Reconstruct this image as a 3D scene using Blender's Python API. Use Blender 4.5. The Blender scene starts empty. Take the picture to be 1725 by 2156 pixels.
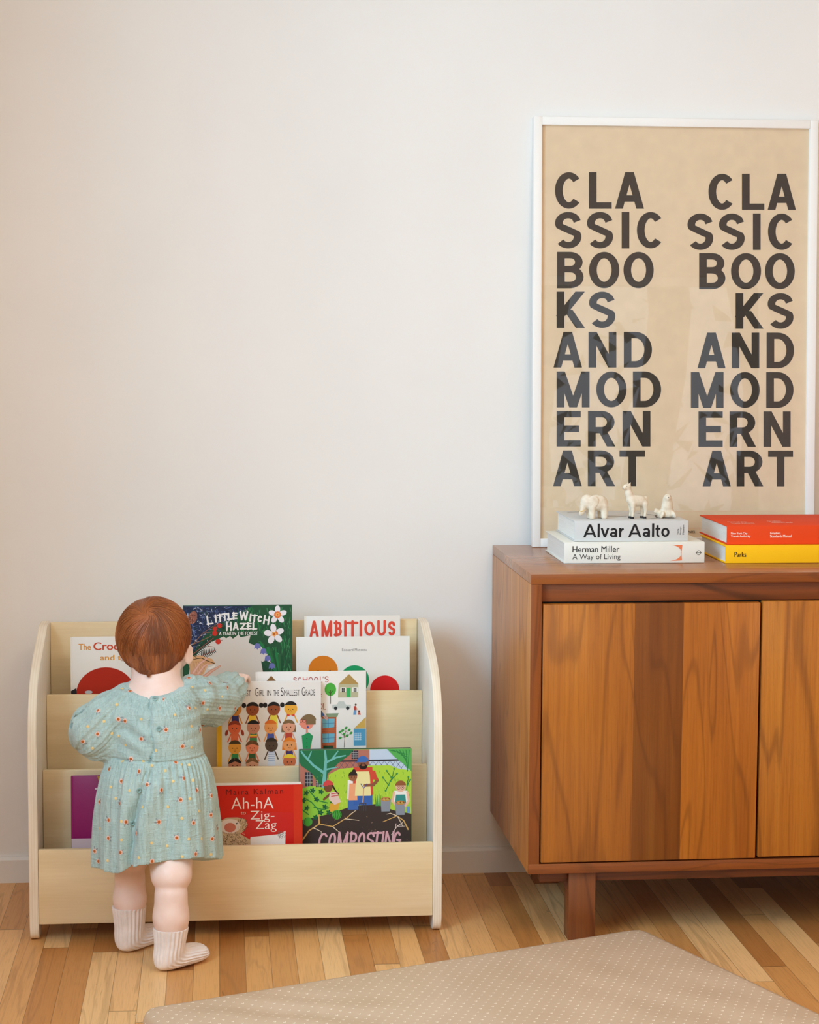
import bpy, bmesh, math, random
import numpy as np
from mathutils import Vector, Matrix
from mathutils.bvhtree import BVHTree

random.seed(7)
RNG = np.random.default_rng(11)
SC = bpy.context.scene
COL = SC.collection
PI = math.pi

# ------------------------------------------------------------------ camera
FPX = 4211.18                                  # focal length in pixels of the 1725 x 2156 frame
CAM = Vector((0.0, -4.5014, 1.2601))
YAW, PITCH, ROLL = 0.0960, 0.0933, -0.0050
_f = Vector((math.sin(YAW), math.cos(YAW), 0)); _r = Vector((math.cos(YAW), -math.sin(YAW), 0)); _d = Vector((0, 0, -1))
FWD = _f * math.cos(PITCH) + _d * math.sin(PITCH); _d2 = _d * math.cos(PITCH) - _f * math.sin(PITCH)
RGT = _r * math.cos(ROLL) + _d2 * math.sin(ROLL); DWN = _d2 * math.cos(ROLL) - _r * math.sin(ROLL)
cam_data = bpy.data.cameras.new('camera'); cam = bpy.data.objects.new('camera', cam_data); COL.objects.link(cam)
cam_data.sensor_fit = 'HORIZONTAL'; cam_data.sensor_width = 36; cam_data.lens = FPX * 36 / 1725
cam_data.clip_start = 0.05; cam_data.clip_end = 200
cam.matrix_world = Matrix(((RGT.x, -DWN.x, -FWD.x, CAM.x), (RGT.y, -DWN.y, -FWD.y, CAM.y), (RGT.z, -DWN.z, -FWD.z, CAM.z), (0, 0, 0, 1)))
SC.camera = cam
SC.cycles.use_denoising = True
SC.cycles.max_bounces = 10; SC.cycles.diffuse_bounces = 6; SC.cycles.transparent_max_bounces = 12

# ------------------------------------------------------------------ view, world, window light
SC.view_settings.view_transform = 'Standard'; SC.view_settings.look = 'None'
SC.view_settings.gamma = 1.0; SC.view_settings.use_curve_mapping = False
SC.view_settings.exposure = 0.0
WORLD = bpy.data.worlds.new('sky'); SC.world = WORLD; WORLD.use_nodes = True
WORLD.node_tree.nodes['Background'].inputs[0].default_value = (0.72, 0.84, 1.0, 1)
WORLD.node_tree.nodes['Background'].inputs[1].default_value = 1.0
def area(name, loc, direction, sx, sy, power, color):
    l = bpy.data.lights.new(name, 'AREA'); l.shape = 'RECTANGLE'; l.size = sx; l.size_y = sy; l.energy = power; l.color = color
    o = bpy.data.objects.new(name, l); COL.objects.link(o); o.location = loc
    o.rotation_euler = Vector(direction).to_track_quat('-Z', 'Y').to_euler()
    return o
# daylight through the windows: left wall (cool), front wall beside the camera (softer, warmer)
area('window_daylight_left', (-1.20, -2.50, 1.60), (1, 0.0, -0.10), 1.94, 1.5, 146, (0.44, 0.74, 1.0))
area('window_daylight_front', (0.0, -6.30, 1.65), (0, 1, -0.02), 1.5, 1.5, 15, (1.0, 0.72, 0.36))
area('added_fill_top', (1.05, -2.35, 2.60), (-.05, .1, -1), 1.1, .9, 20, (1.0, 0.72, 0.40))  # overhead warm fill lamp, added to light the room from above
area('window_daylight_right', (3.33, -2.9, 1.50), (-1, 0.0, -0.06), 1.5, 1.5, 8, (1.0, 0.62, 0.34))

# ------------------------------------------------------------------ helpers
def ray(u, v): return FWD + RGT * ((u - 862.5) / FPX) + DWN * ((v - 1078) / FPX)
def at_y(u, v, y):                      # where the sight line of a photo point meets a plane of depth
    q = ray(u, v); return CAM + q * ((y - CAM.y) / q.y)
def at_z(u, v, z):
    q = ray(u, v); return CAM + q * ((z - CAM.z) / q.z)
def lin(c):
    o = []
    for x in c[:3]:
        x = x / 255.0; o.append(x / 12.92 if x <= 0.04045 else ((x + 0.055) / 1.055) ** 2.4)
    return (*o, 1.0)
WM = {}
def tag(o, label=None, cat=None, group=None, kind=None):
    for k, v in (('label', label), ('category', cat), ('group', group), ('kind', kind)):
        if v: o[k] = v
    return o
def empty(name, loc, rot=(0, 0, 0), label=None, cat=None, group=None, kind=None):
    o = bpy.data.objects.new(name, None); COL.objects.link(o); o.empty_display_size = 0.05
    o.location = loc; o.rotation_euler = rot
    WM[o] = Matrix.LocRotScale(Vector(loc), o.rotation_euler, None)
    return tag(o, label, cat, group, kind)
def root_of(o):
    while o.parent: o = o.parent
    return o
def link_mesh(name, me, mats, parent=None, local=True, smooth=30, kind=None):
    """one mesh object; vertices are local to the thing it belongs to (or world, turned local)"""
    for m in (mats if isinstance(mats, (list, tuple)) else [mats]): me.materials.append(m)
    o = bpy.data.objects.new(name, me); COL.objects.link(o); me.name = name
    if parent:
        o.parent = parent
        if not local:
            R = root_of(parent)
            if R in WM: me.transform(WM[R].inverted())
    if smooth is not None:
        me.polygons.foreach_set('use_smooth', [True] * len(me.polygons)); me.set_sharp_from_angle(angle=math.radians(smooth))
    if kind: o['kind'] = kind
    return o
def bm_obj(name, bm, mats, parent=None, local=True, smooth=30, kind=None):
    bmesh.ops.recalc_face_normals(bm, faces=bm.faces)
    me = bpy.data.meshes.new(name); bm.to_mesh(me); bm.free()
    return link_mesh(name, me, mats, parent, local, smooth, kind)
def add_box(bm, x0, x1, y0, y1, z0, z1, bev=0.0, seg=2, mi=0, xf=None):
    t = bmesh.new(); bmesh.ops.create_cube(t, size=1)
    for v in t.verts: v.co = Vector((x0 + (v.co.x + .5) * (x1 - x0), y0 + (v.co.y + .5) * (y1 - y0), z0 + (v.co.z + .5) * (z1 - z0)))
    if bev: bmesh.ops.bevel(t, geom=t.edges[:], offset=bev, segments=seg, profile=0.5, affect='EDGES')
    for f in t.faces: f.material_index = mi
    if xf: bmesh.ops.transform(t, matrix=xf, verts=t.verts)
    me = bpy.data.meshes.new('tmp'); t.to_mesh(me); t.free(); bm.from_mesh(me); bpy.data.meshes.remove(me)
def box(name, x0, x1, y0, y1, z0, z1, m, parent=None, bev=0.0, kind=None, local=True):
    bm = bmesh.new(); add_box(bm, x0, x1, y0, y1, z0, z1, bev); return bm_obj(name, bm, m, parent, local, kind=kind)
def add_prism(bm, pts, axis, a, b, bev=0.0, mi=0):
    """extrude a 2D outline along axis 'x','y' or 'z' from a to b"""
    t = bmesh.new()
    def P(p, w):
        return {'x': (w, p[0], p[1]), 'y': (p[0], w, p[1]), 'z': (p[0], p[1], w)}[axis]
    A = [t.verts.new(P(p, a)) for p in pts]; B = [t.verts.new(P(p, b)) for p in pts]
    n = len(pts); caps = [t.faces.new(A), t.faces.new(B[::-1])]
    for i in range(n): t.faces.new((A[i], B[i], B[(i + 1) % n], A[(i + 1) % n]))
    if bev:
        es = [e for f in caps for e in f.edges]
        bmesh.ops.bevel(t, geom=es, offset=bev, segments=2, profile=0.5, affect='EDGES')
    for f in t.faces: f.material_index = mi
    me = bpy.data.meshes.new('tmp'); t.to_mesh(me); t.free(); bm.from_mesh(me); bpy.data.meshes.remove(me)

# ------------------------------------------------------------------ node helpers
class NT:
    def __init__(s, name):
        s.m = bpy.data.materials.new(name); s.m.use_nodes = True; s.t = s.m.node_tree
        s.b = s.t.nodes['Principled BSDF']; s.out = s.t.nodes['Material Output']
    def n(s, typ, ins=None, **props):
        nd = s.t.nodes.new('ShaderNode' + typ)
        for k, v in props.items(): setattr(nd, k, v)
        for k, v in (ins or {}).items(): s.put(nd.inputs[k], v)
        return nd
    def put(s, sock, v):
        if isinstance(v, bpy.types.NodeSocket): s.t.links.new(v, sock)
        else: sock.default_value = v
    def math(s, op, a, b=0.0, c=None, clamp=False):
        nd = s.t.nodes.new('ShaderNodeMath'); nd.operation = op; nd.use_clamp = clamp
        s.put(nd.inputs[0], a); s.put(nd.inputs[1], b)
        if c is not None: s.put(nd.inputs[2], c)
        return nd.outputs[0]
    def ramp(s, fac, stops, interp='LINEAR'):
        nd = s.t.nodes.new('ShaderNodeValToRGB'); cr = nd.color_ramp; cr.interpolation = interp
        while len(cr.elements) < len(stops): cr.elements.new(0.5)
        for e, (p, c) in zip(cr.elements, stops): e.position = p; e.color = c if len(c) == 4 else lin(c)
        s.put(nd.inputs[0], fac); return nd.outputs[0]
    def mix(s, fac, a, b, blend='MIX'):
        nd = s.t.nodes.new('ShaderNodeMix'); nd.data_type = 'RGBA'; nd.blend_type = blend
        s.put(nd.inputs[0], fac); s.put(nd.inputs[6], a); s.put(nd.inputs[7], b); return nd.outputs[2]
    def obj(s, scale=(1, 1, 1), rot=(0, 0, 0), loc=(0, 0, 0)):
        tc = s.n('TexCoord'); mp = s.n('Mapping', {'Vector': tc.outputs['Object'], 'Scale': scale, 'Rotation': rot, 'Location': loc}); return mp.outputs[0]
    def noise(s, vec, scale, detail=2, rough=.5, dist=0.0):
        return s.n('TexNoise', {'Vector': vec, 'Scale': scale, 'Detail': detail, 'Roughness': rough, 'Distortion': dist}).outputs['Fac']
    def sep(s, vec): return s.n('SeparateXYZ', {'Vector': vec}).outputs
    def comb(s, x, y, z): return s.n('CombineXYZ', {'X': x, 'Y': y, 'Z': z}).outputs[0]
    def bump(s, h, strength, dist=0.001):
        bn = s.n('Bump', {'Height': h, 'Strength': strength, 'Distance': dist}); s.put(s.b.inputs['Normal'], bn.outputs[0])
    def set(s, **kw):
        names = dict(color='Base Color', rough='Roughness', spec='Specular IOR Level', sss='Subsurface Weight', metal='Metallic', coat='Coat Weight', sheen='Sheen Weight')
        for k, v in kw.items(): s.put(s.b.inputs[names[k]], v)
        return s.m
def plain(name, c, rough=.5, spec=.4, bump=None, sheen=0):
    t = NT(name); t.set(color=lin(c), rough=rough, spec=spec, sheen=sheen)
    if bump: t.bump(t.noise(t.obj(), bump[0], 3), bump[1], bump[2])
    return t.m
# ------------------------------------------------------------------ materials
def wall_mat():
    t = NT('painted wall'); v = t.obj()
    n = t.noise(v, 3.0, 3)
    t.set(color=t.ramp(n, [(.3, (234, 231, 227)), (.7, (238, 235, 231))]), rough=.62, spec=.25)
    t.bump(t.noise(v, 260, 2), .12, .0008); return t.m
M_WALL = wall_mat(); M_WALLS = plain('warm side wall paint', (222, 204, 190), .7, .2)
M_TRIM = plain('painted trim', (234, 231, 226), .45, .35)
M_CEIL = plain('ceiling paint', (240, 236, 230), .8, .2)

def floor_mat():
    t = NT('strip oak floor'); v = t.obj(); x, y, z = t.sep(v)[:3]
    W = .0508
    px = t.math('DIVIDE', x, W); col = t.math('FLOOR', px)
    r1 = t.n('TexWhiteNoise', {'W': col}, noise_dimensions='1D').outputs['Value']
    yy = t.math('ADD', t.math('DIVIDE', y, t.math('MULTIPLY_ADD', r1, .7, .75)), t.math('MULTIPLY', r1, 37.3))
    row = t.math('FLOOR', yy)
    pid = t.comb(col, row, 0.0)
    wn = t.n('TexWhiteNoise', {'Vector': pid}, noise_dimensions='2D'); r2 = wn.outputs['Value']
    sc = t.sep(wn.outputs['Color']); r3 = sc[1]; r4 = sc[2]
    base = t.ramp(r2, [(0, (156, 96, 48)), (.16, (194, 130, 68)), (.4, (220, 162, 98)), (.7, (230, 176, 114)), (1, (236, 190, 132))])
    off = t.math('MULTIPLY', r3, 40.0)
    gv = t.comb(t.math('ADD', t.math('MULTIPLY', x, 1.0), off), t.math('MULTIPLY', y, .085), off)
    # cathedral figure
    f1 = t.noise(gv, 14, 2, .5, .6)
    rings = t.math('SINE', t.math('MULTIPLY', f1, 46.0))
    ringm = t.ramp(rings, [(.55, (0, 0, 0)), (1.0, (255, 255, 255))])
    c1 = t.mix(t.math('MULTIPLY', ringm, t.math('MULTIPLY_ADD', r4, .24, .07)), base, lin((120, 74, 38)))
    # fine pores
    gv2 = t.comb(t.math('ADD', x, off), t.math('MULTIPLY', y, .03), off)
    f2 = t.noise(gv2, 420, 3, .6)
    c2 = t.mix(t.ramp(f2, [(.5, (0, 0, 0)), (.78, (150, 150, 150))]), c1, lin((116, 72, 38)))
    # dark mineral streaks and knots, here and there
    f3 = t.noise(t.comb(t.math('ADD', x, off), t.math('MULTIPLY', y, .22), off), 22, 4, .6, 1.6)
    st = t.math('MULTIPLY', t.ramp(f3, [(.66, (0, 0, 0)), (.72, (255, 255, 255))]), t.math('GREATER_THAN', r4, .45))
    c3 = t.mix(t.math('MULTIPLY', st, .65), c2, lin((78, 48, 28)))
    # seams
    fx = t.math('FRACT', px); ex = t.math('MINIMUM', fx, t.math('SUBTRACT', 1.0, fx))
    fy = t.math('FRACT', yy); ey = t.math('MINIMUM', fy, t.math('SUBTRACT', 1.0, fy))
    gap = t.math('MAXIMUM', t.math('LESS_THAN', ex, .011), t.math('LESS_THAN', ey, .0014))
    c4 = t.mix(t.math('MULTIPLY', gap, .62), c3, lin((70, 42, 22)))
    t.set(color=c4, rough=t.math('MULTIPLY_ADD', f2, .14, .30), spec=.45)
    t.bump(t.math('SUBTRACT', t.math('MULTIPLY', f2, .25), t.math('MULTIPLY', gap, 1.0)), .25, .0006)
    return t.m
M_FLOOR = floor_mat()

def wood(name, axis, cols, seed=0.0, fig=9.0, ring=26.0, amt=.45, rough=.32, staves=None, spec=.5):
    """oiled walnut: grain along axis; staves = [(position, tone)] for a glued-up panel split along x"""
    t = NT(name); v = t.obj(); x, y, z = t.sep(v)[:3]
    S = {'x': (.14, 1, 1), 'y': (1, .14, 1), 'z': (1, 1, .13)}[axis]
    so = seed
    if staves:
        idx = t.ramp(x, [(p, (s, s, s, 1)) for p, s, _ in staves], 'CONSTANT')
        so = t.math('MULTIPLY_ADD', idx, 11.0, seed)
    g = t.comb(t.math('ADD', t.math('MULTIPLY', x, S[0]), so), t.math('ADD', t.math('MULTIPLY', y, S[1]), so), t.math('ADD', t.math('MULTIPLY', z, S[2]), so))
    f1 = t.noise(g, fig, 2, .45, .5)
    s = t.math('SINE', t.math('MULTIPLY', f1, ring * 2))
    m1 = t.ramp(s, [(.45, (0, 0, 0)), (.8, (120, 120, 120)), (1.0, (255, 255, 255))])
    S2 = {'x': (.02, 1, 1), 'y': (1, .02, 1), 'z': (1, 1, .02)}[axis]
    g2 = t.comb(t.math('ADD', t.math('MULTIPLY', x, S2[0]), so), t.math('ADD', t.math('MULTIPLY', y, S2[1]), so), t.math('ADD', t.math('MULTIPLY', z, S2[2]), so))
    f2 = t.noise(g2, 380, 3, .6)
    f4 = t.noise(g2, 55, 3, .6)
    base = t.ramp(t.math('ADD', t.math('MULTIPLY', f1, .55), t.math('MULTIPLY', f4, .45)), [(.3, cols[0]), (.52, cols[1]), (.72, cols[2])])
    if staves:
        tone = t.ramp(x, [(p, c) for p, _, c in staves], 'CONSTANT')
        base = t.mix(1.0, base, tone, 'MULTIPLY')
    c = t.mix(t.math('MULTIPLY', m1, amt), base, lin(cols[3]))
    s2 = t.math('SINE', t.math('MULTIPLY', t.noise(g, fig * 1.7, 4, .6, .8), ring * 5)); c = t.mix(t.ramp(s2, [(.5, (0, 0, 0)), (1, (70, 70, 70))]), c, lin(cols[3]))
    c = t.mix(t.ramp(f2, [(.50, (0, 0, 0)), (.72, (150, 150, 150))]), c, lin(cols[3]))
    t.set(color=c, rough=rough, spec=spec); t.bump(f2, .12, .0004)
    return t.m
WAL = [(144, 76, 22), (176, 102, 30), (196, 124, 42), (86, 40, 10)]
M_WTOP = wood('walnut top', 'x', [(150, 92, 50), (172, 112, 68), (188, 130, 86), (92, 52, 26)], 3.1, 8, 20, .3, .24)
M_WEDGE = wood('walnut edge', 'x', [(116, 56, 18), (138, 70, 23), (156, 86, 31), (72, 32, 10)], 5.7, 12, 22, .35, .34)
M_WEDGEV = wood('walnut edge upright', 'z', [(122, 60, 18), (146, 76, 24), (164, 92, 32), (76, 34, 10)], 5.1, 12, 22, .4, .34)
M_WSIDE = wood('walnut side', 'z', [(170, 104, 50), (196, 130, 68), (212, 150, 88), (116, 62, 26)], 8.3, 9, 26, .4, .36)
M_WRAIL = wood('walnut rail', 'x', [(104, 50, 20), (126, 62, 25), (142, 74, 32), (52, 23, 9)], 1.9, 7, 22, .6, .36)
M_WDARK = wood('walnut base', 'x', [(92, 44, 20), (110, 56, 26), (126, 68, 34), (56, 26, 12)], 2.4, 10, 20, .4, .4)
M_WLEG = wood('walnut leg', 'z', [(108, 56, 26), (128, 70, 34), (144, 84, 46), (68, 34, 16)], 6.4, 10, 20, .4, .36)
M_DOORS = [wood('walnut door figured', 'z', WAL, 4.4, 8, 30, .36, .3, staves=[(0, .1, (1, 1, 1, 1)), (.187, .5, (.50, .46, .54, 1)), (.286, .8, (1.04, 1.02, 1, 1))]),
           wood('walnut door cathedral', 'z', WAL, 7.7, 7, 28, .42, .3),
           wood('walnut door plain', 'z', WAL, 9.2, 7, 20, .4, .3), wood('walnut door dark', 'z', WAL, 13.2, 7, 20, .45, .3)]

def birch(name, cols, axis='x', rough=.38):
    t = NT(name); S = (.12, 1, 1) if axis == 'x' else (1, 1, .12)
    v = t.obj(S); f1 = t.noise(v, 26, 4, .55, .4); f2 = t.noise(t.obj((.03, 1, 1) if axis == 'x' else (1, 1, .03)), 300, 2)
    c = t.ramp(t.math('ADD', t.math('MULTIPLY', f1, .7), t.math('MULTIPLY', f2, .3)), [(.3, cols[0]), (.55, cols[1]), (.75, cols[2])])
    t.set(color=c, rough=rough, spec=.35); t.bump(f2, .05, .0003); return t.m
M_BIRCH = birch('birch ply face', [(224, 198, 154), (233, 209, 167), (239, 219, 182)])
M_BIRCHV = birch('birch ply side', [(234, 224, 208), (239, 231, 218), (243, 237, 227)], 'z')
def ply_edge():
    t = NT('birch ply edge'); v = t.obj(); x = t.sep(v)[0]
    s = t.math('SINE', t.math('MULTIPLY', x, 2 * PI / .0052)); n = t.noise(t.obj((1, .2, .2)), 60, 3)
    c = t.ramp(t.math('ADD', t.math('MULTIPLY', s, .14), n), [(.2, (226, 209, 184)), (.6, (239, 226, 205)), (.9, (243, 233, 216))])
    t.set(color=c, rough=.5, spec=.3); return t.m
M_PLY = ply_edge()

M_FRAME = plain('white lacquered frame', (242, 240, 236), .35, .4)
def paper(name, c, rough=.6):
    t = NT(name); n = t.noise(t.obj(), 40, 3); k = .03
    lo = tuple(x * (1 - k) for x in c)
    t.set(color=t.ramp(n, [(.3, lo), (.7, c)]), rough=rough, spec=.3); return t.m
M_PRINT = paper('poster paper', (236, 211, 180), .55)
def ink():
    t = NT('printed ink'); a = t.n('Attribute', attribute_name='Col'); n = t.noise(t.obj(), 300, 2)
    c = t.mix(t.math('MULTIPLY', n, .12), a.outputs['Color'], (.5, .5, .5, 1), 'OVERLAY')
    t.set(color=c, rough=.5, spec=.2); return t.m
M_INK = ink()
def glass():
    t = NT('clear glazing'); t.t.nodes.remove(t.b)
    ge = t.n('NewGeometry'); fr = t.n('Fresnel', {'IOR': t.math('MULTIPLY_ADD', ge.outputs['Backfacing'], 1 / 1.5 - 1.5, 1.5)}); tr = t.n('BsdfTransparent', {'Color': (.985, .99, .985, 1)}); gl = t.n('BsdfGlossy', {'Roughness': 0.01, 'Color': (1, 1, 1, 1)})
    mx = t.n('MixShader', {0: fr.outputs[0], 1: tr.outputs[0], 2: gl.outputs[0]}); t.put(t.out.inputs['Surface'], mx.outputs[0]); return t.m
M_GLASS = glass()
def pages():
    t = NT('page block'); x, y, z = t.sep(t.obj())[:3]
    n = t.noise(t.obj((1, 260, 1)), 8, 2)
    t.set(color=t.ramp(n, [(.3, (226, 220, 208)), (.7, (244, 240, 231))]), rough=.7, spec=.2); return t.m
M_PAGE = pages()
def pages_flat():
    t = NT('page block lying'); n = t.noise(t.obj((1, 1, 260)), 8, 2)
    t.set(color=t.ramp(n, [(.3, (222, 218, 210)), (.7, (242, 239, 232))]), rough=.7, spec=.2); return t.m
M_PAGEF = pages_flat()
_cov = {}
def cover_mat(c, rough=.38, cloth=False):
    k = (tuple(c), rough, cloth)
    if k not in _cov:
        _cov[k] = plain('book cloth' if cloth else 'laminated cover', c, .75 if cloth else rough, .25 if cloth else .45, (900, .25, .0005) if cloth else None)
    return _cov[k]

def skin():
    t = NT('skin'); n = t.noise(t.obj(), 45, 3)
    t.set(color=t.ramp(n, [(.3, (240, 208, 194)), (.7, (245, 217, 205))]), rough=.48, spec=.35, sss=.15)
    t.b.inputs['Subsurface Radius'].default_value = (1.0, .35, .2); t.b.inputs['Subsurface Scale'].default_value = .012
    t.bump(t.noise(t.obj(), 700, 2), .06, .0004); return t.m
M_SKIN = skin()
M_EYE = plain('eye', (40, 30, 26), .1, .6); M_LIP = plain('lips', (214, 140, 130), .4, .4)
def dress_mat():
    t = NT('cotton gauze'); v = t.obj()
    a = t.noise(t.obj((1, 1, .12)), 190, 3, .6, .6); b = t.noise(t.obj((.16, .16, 1)), 240, 2, .5, .4); c = t.noise(v, 700, 2); d = t.noise(v, 26, 3, .5)
    h = t.math('ADD', t.math('MULTIPLY', a, 1.0), t.math('ADD', t.math('MULTIPLY', b, .6), t.math('MULTIPLY', c, .3)))
    col = t.ramp(t.math('ADD', t.math('MULTIPLY', a, .6), t.math('MULTIPLY', d, .4)), [(.3, (158, 182, 177)), (.5, (178, 201, 196)), (.7, (190, 211, 206))])
    t.set(color=col, rough=.9, spec=.1, sheen=.25); t.bump(h, .85, .0036); return t.m
M_DRESS = dress_mat()
def knit(name, c):
    t = NT(name); n = t.noise(t.obj((1, 1, 1)), 900, 2); m = t.noise(t.obj(), 60, 2)
    t.set(color=t.ramp(m, [(.3, tuple(x * .95 for x in c)), (.7, c)]), rough=.95, spec=.08, sheen=.3); t.bump(n, .6, .0012); return t.m
M_SOCK = knit('ribbed knit', (246, 232, 224))
def hair_mat():
    t = NT('red hair'); a = t.n('Attribute', attribute_name='Col')
    t.set(color=a.outputs['Color'], rough=.42, spec=.45, sheen=.1); return t.m
M_HAIR = hair_mat()
def carved():
    t = NT('whitewashed carved wood'); n = t.noise(t.obj(), 70, 4, .6); n2 = t.noise(t.obj((1, 1, 6)), 160, 3)
    t.set(color=t.ramp(n, [(.3, (214, 196, 170)), (.6, (232, 219, 198))]), rough=.6, spec=.3)
    t.bump(t.math('ADD', n, n2), .35, .001); return t.m
M_CARVED = carved(); M_BLACK = plain('black paint', (30, 27, 25), .5, .3); M_GOLD = plain('tan wood', (214, 184, 120), .5, .3)
def mat_fabric():
    t = NT('wipeable play mat cloth'); x, y, z = t.sep(t.obj())[:3]
    P = .0255
    def marks(ox, oy):
        fx = t.math('SUBTRACT', t.math('FRACT', t.math('ADD', t.math('DIVIDE', x, P), ox)), .5)
        fy = t.math('SUBTRACT', t.math('FRACT', t.math('ADD', t.math('DIVIDE', y, P), oy)), .5)
        ax = t.math('ABSOLUTE', fy)
        dd = t.math('ABSOLUTE', t.math('SUBTRACT', t.math('MULTIPLY', fx, -1.0), t.math('SUBTRACT', t.math('MULTIPLY', ax, 1.25), .08)))
        return t.math('MULTIPLY', t.math('LESS_THAN', dd, .055), t.math('LESS_THAN', ax, .095))
    mk = t.math('MAXIMUM', marks(0, 0), marks(.5, .5))
    n = t.noise(t.obj(), 9, 3)
    c = t.mix(t.math('MULTIPLY', mk, .75), t.ramp(n, [(.3, (196, 166, 136)), (.7, (204, 175, 146))]), lin((244, 232, 212)))
    t.set(color=c, rough=.42, spec=.4); t.bump(t.noise(t.obj(), 5, 4), .10, .02); return t.m
M_MAT = mat_fabric()
M_BARK = plain('mossy bark', (128, 118, 78), .9, .1, (30, .6, .03)); M_LEAF = plain('foliage', (86, 112, 52), .8, .2); M_LAWN = plain('lawn', (112, 122, 70), .9, .1, (60, .5, .02))
# ------------------------------------------------------------------ the room
XL, XR, YF, ZC = -.88, 3.4, -6.4, 2.55
box('floor', XL - .36, XR + .1, YF - .1, .1, -.05, 0, M_FLOOR, kind='structure')
bm = bmesh.new(); SK = (.45, 1.65, -2.85, -1.85)               # ceiling opening, added for the overhead fill lamp
add_box(bm, XL - .36, SK[0], YF - .1, .1, ZC, ZC + .05); add_box(bm, SK[1], XR + .1, YF - .1, .1, ZC, ZC + .05)
add_box(bm, SK[0], SK[1], YF - .1, SK[2], ZC, ZC + .05); add_box(bm, SK[0], SK[1], SK[3], .1, ZC, ZC + .05)
bm_obj('ceiling', bm, M_CEIL, kind='structure')
box('wall_back', XL - .36, XR + .1, 0, .1, 0, ZC, M_WALL, kind='structure')
def holed_wall(name, axis, at0, at1, span, hole_list):
    """wall boxes round its window openings"""
    bm = bmesh.new()
    def B(a, b, z0, z1):
        if axis == 'x': add_box(bm, at0, at1, a, b, z0, z1)
        else: add_box(bm, a, b, at0, at1, z0, z1)
    a = span[0]
    for (h0, h1, z0, z1) in hole_list:
        B(a, h0, 0, ZC); B(h0, h1, 0, z0); B(h0, h1, z1, ZC); a = h1
    B(a, span[1], 0, ZC)
    return bm_obj(name, bm, M_WALLS, kind='structure')
def window(name, axis, at, a0, a1, z0, z1, mull):
    w = empty(name, (0, 0, 0), kind='structure'); bm = bmesh.new(); t = .05
    def B(bm, a, b, c, d, h=.03):
        if axis == 'x': add_box(bm, at - h, at + h, a, b, c, d, .004)
        else: add_box(bm, a, b, at - h, at + h, c, d, .004)
    B(bm, a0, a0 + t, z0, z1); B(bm, a1 - t, a1, z0, z1); B(bm, a0, a1, z0, z0 + t); B(bm, a0, a1, z1 - t, z1)
    for k in range(1, mull): c = a0 + (a1 - a0) * k / mull; B(bm, c - t / 2, c + t / 2, z0, z1)
    bm_obj('window_frame', bm, M_TRIM, w)
    bm = bmesh.new(); B(bm, a0 + t * .6, a1 - t * .6, z0 + t * .6, z1 - t * .6, .003); bm_obj('pane', bm, M_GLASS, w)
holed_wall('wall_left', 'x', XL - .34, XL, (YF - .1, .1), [(-3.5, -1.6, .85, 2.4)])
holed_wall('wall_right', 'x', XR, XR + .1, (YF - .1, .1), [(-3.7, -2.1, .75, 2.35)])
holed_wall('wall_front', 'y', YF - .1, YF, (XL - .1, XR + .1), [(-.75, .75, .85, 2.4), (1.45, 3.05, .35, 2.1)])
window('window_1', 'x', XL - .32, -3.5, -1.6, .85, 2.4, 2)
window('window_2', 'x', XR + .06, -3.7, -2.1, .75, 2.35, 2)
window('window_3', 'y', YF - .06, -.75, .75, .85, 2.4, 2)
window('window_4', 'y', YF - .06, 1.45, 3.05, .35, 2.1, 1)
bm = bmesh.new(); add_prism(bm, [(-.015, 0), (-.015, .052), (-.009, .0585), (0, .0585), (0, 0)], 'x', XL, XR)
bm_obj('baseboard_back', bm, M_TRIM, kind='structure')
for nm, x0, x1 in (('baseboard_left', XL, XL + .015), ('baseboard_right', XR - .015, XR)):
    box(nm, x0, x1, YF, -.015, 0, .0585, M_TRIM, bev=.002, kind='structure')
box('lawn', -14, 16, -22, YF - .1, -.25, -.2, M_LAWN, kind='structure')
# ------------------------------------------------------------------ book display shelf
SX0, SX1 = -.3677, .4424                      # between the two side panels
PY = [-.0975, -.2164, -.3272, -.4529]; PZ = [.6054, .4660, .3269, .1901]
TH = .012
shelf = empty('display_shelf', (.037, -.24, 0), label='low birch plywood book display shelf with three tiers against the wall', cat='bookshelf')
def rounded(pts, n=6):
    """outline with rounded corners: pts = [(y, z, r)]"""
    o = []; m = len(pts)
    for i, (a, b, r) in enumerate(pts):
        p = Vector((a, b)); q0 = Vector(pts[i - 1][:2]); q1 = Vector(pts[(i + 1) % m][:2])
        if r <= 0: o.append((a, b)); continue
        d0 = (q0 - p).normalized(); d1 = (q1 - p).normalized()
        ang = d0.angle(d1); k = min(r / math.tan(ang / 2), .45 * (q0 - p).length, .45 * (q1 - p).length)
        A, B = p + d0 * k, p + d1 * k
        for j in range(n + 1):
            t = j / n; o.append(tuple(A * (1 - t) ** 2 + p * 2 * t * (1 - t) + B * t * t))
    return o
side = rounded([(-.085, 0, .018), (-.085, .6085, .010), (-.165, .6085, .06), (-.4545, .520, .16), (-.4545, 0, .035), (-.395, 0, .02), (-.372, .030, .02), (-.165, .030, .02), (-.142, 0, .02)])
for x0, x1 in ((SX0 - .0185, SX0 - .0005), (SX1 + .0005, SX1 + .0185)):
    bm = bmesh.new(); add_prism(bm, side, 'x', x0, x1, .0022)
    bmesh.ops.recalc_face_normals(bm, faces=bm.faces)
    for f in bm.faces: f.material_index = 0 if abs(f.normal.x) > .8 else 1
    bm_obj('side_panel', bm, [M_BIRCHV, M_PLY], shelf, local=False)
FZ = [.385, .248, .105]                       # pocket floors
def shelf_box(name, y0, y1, z0, z1):
    box(name, SX0, SX1, y0, y1, z0, z1, M_BIRCH, shelf, .0018, local=False)
shelf_box('back_panel', PY[0], PY[0] + TH, FZ[0] - TH, PZ[0])
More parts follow.
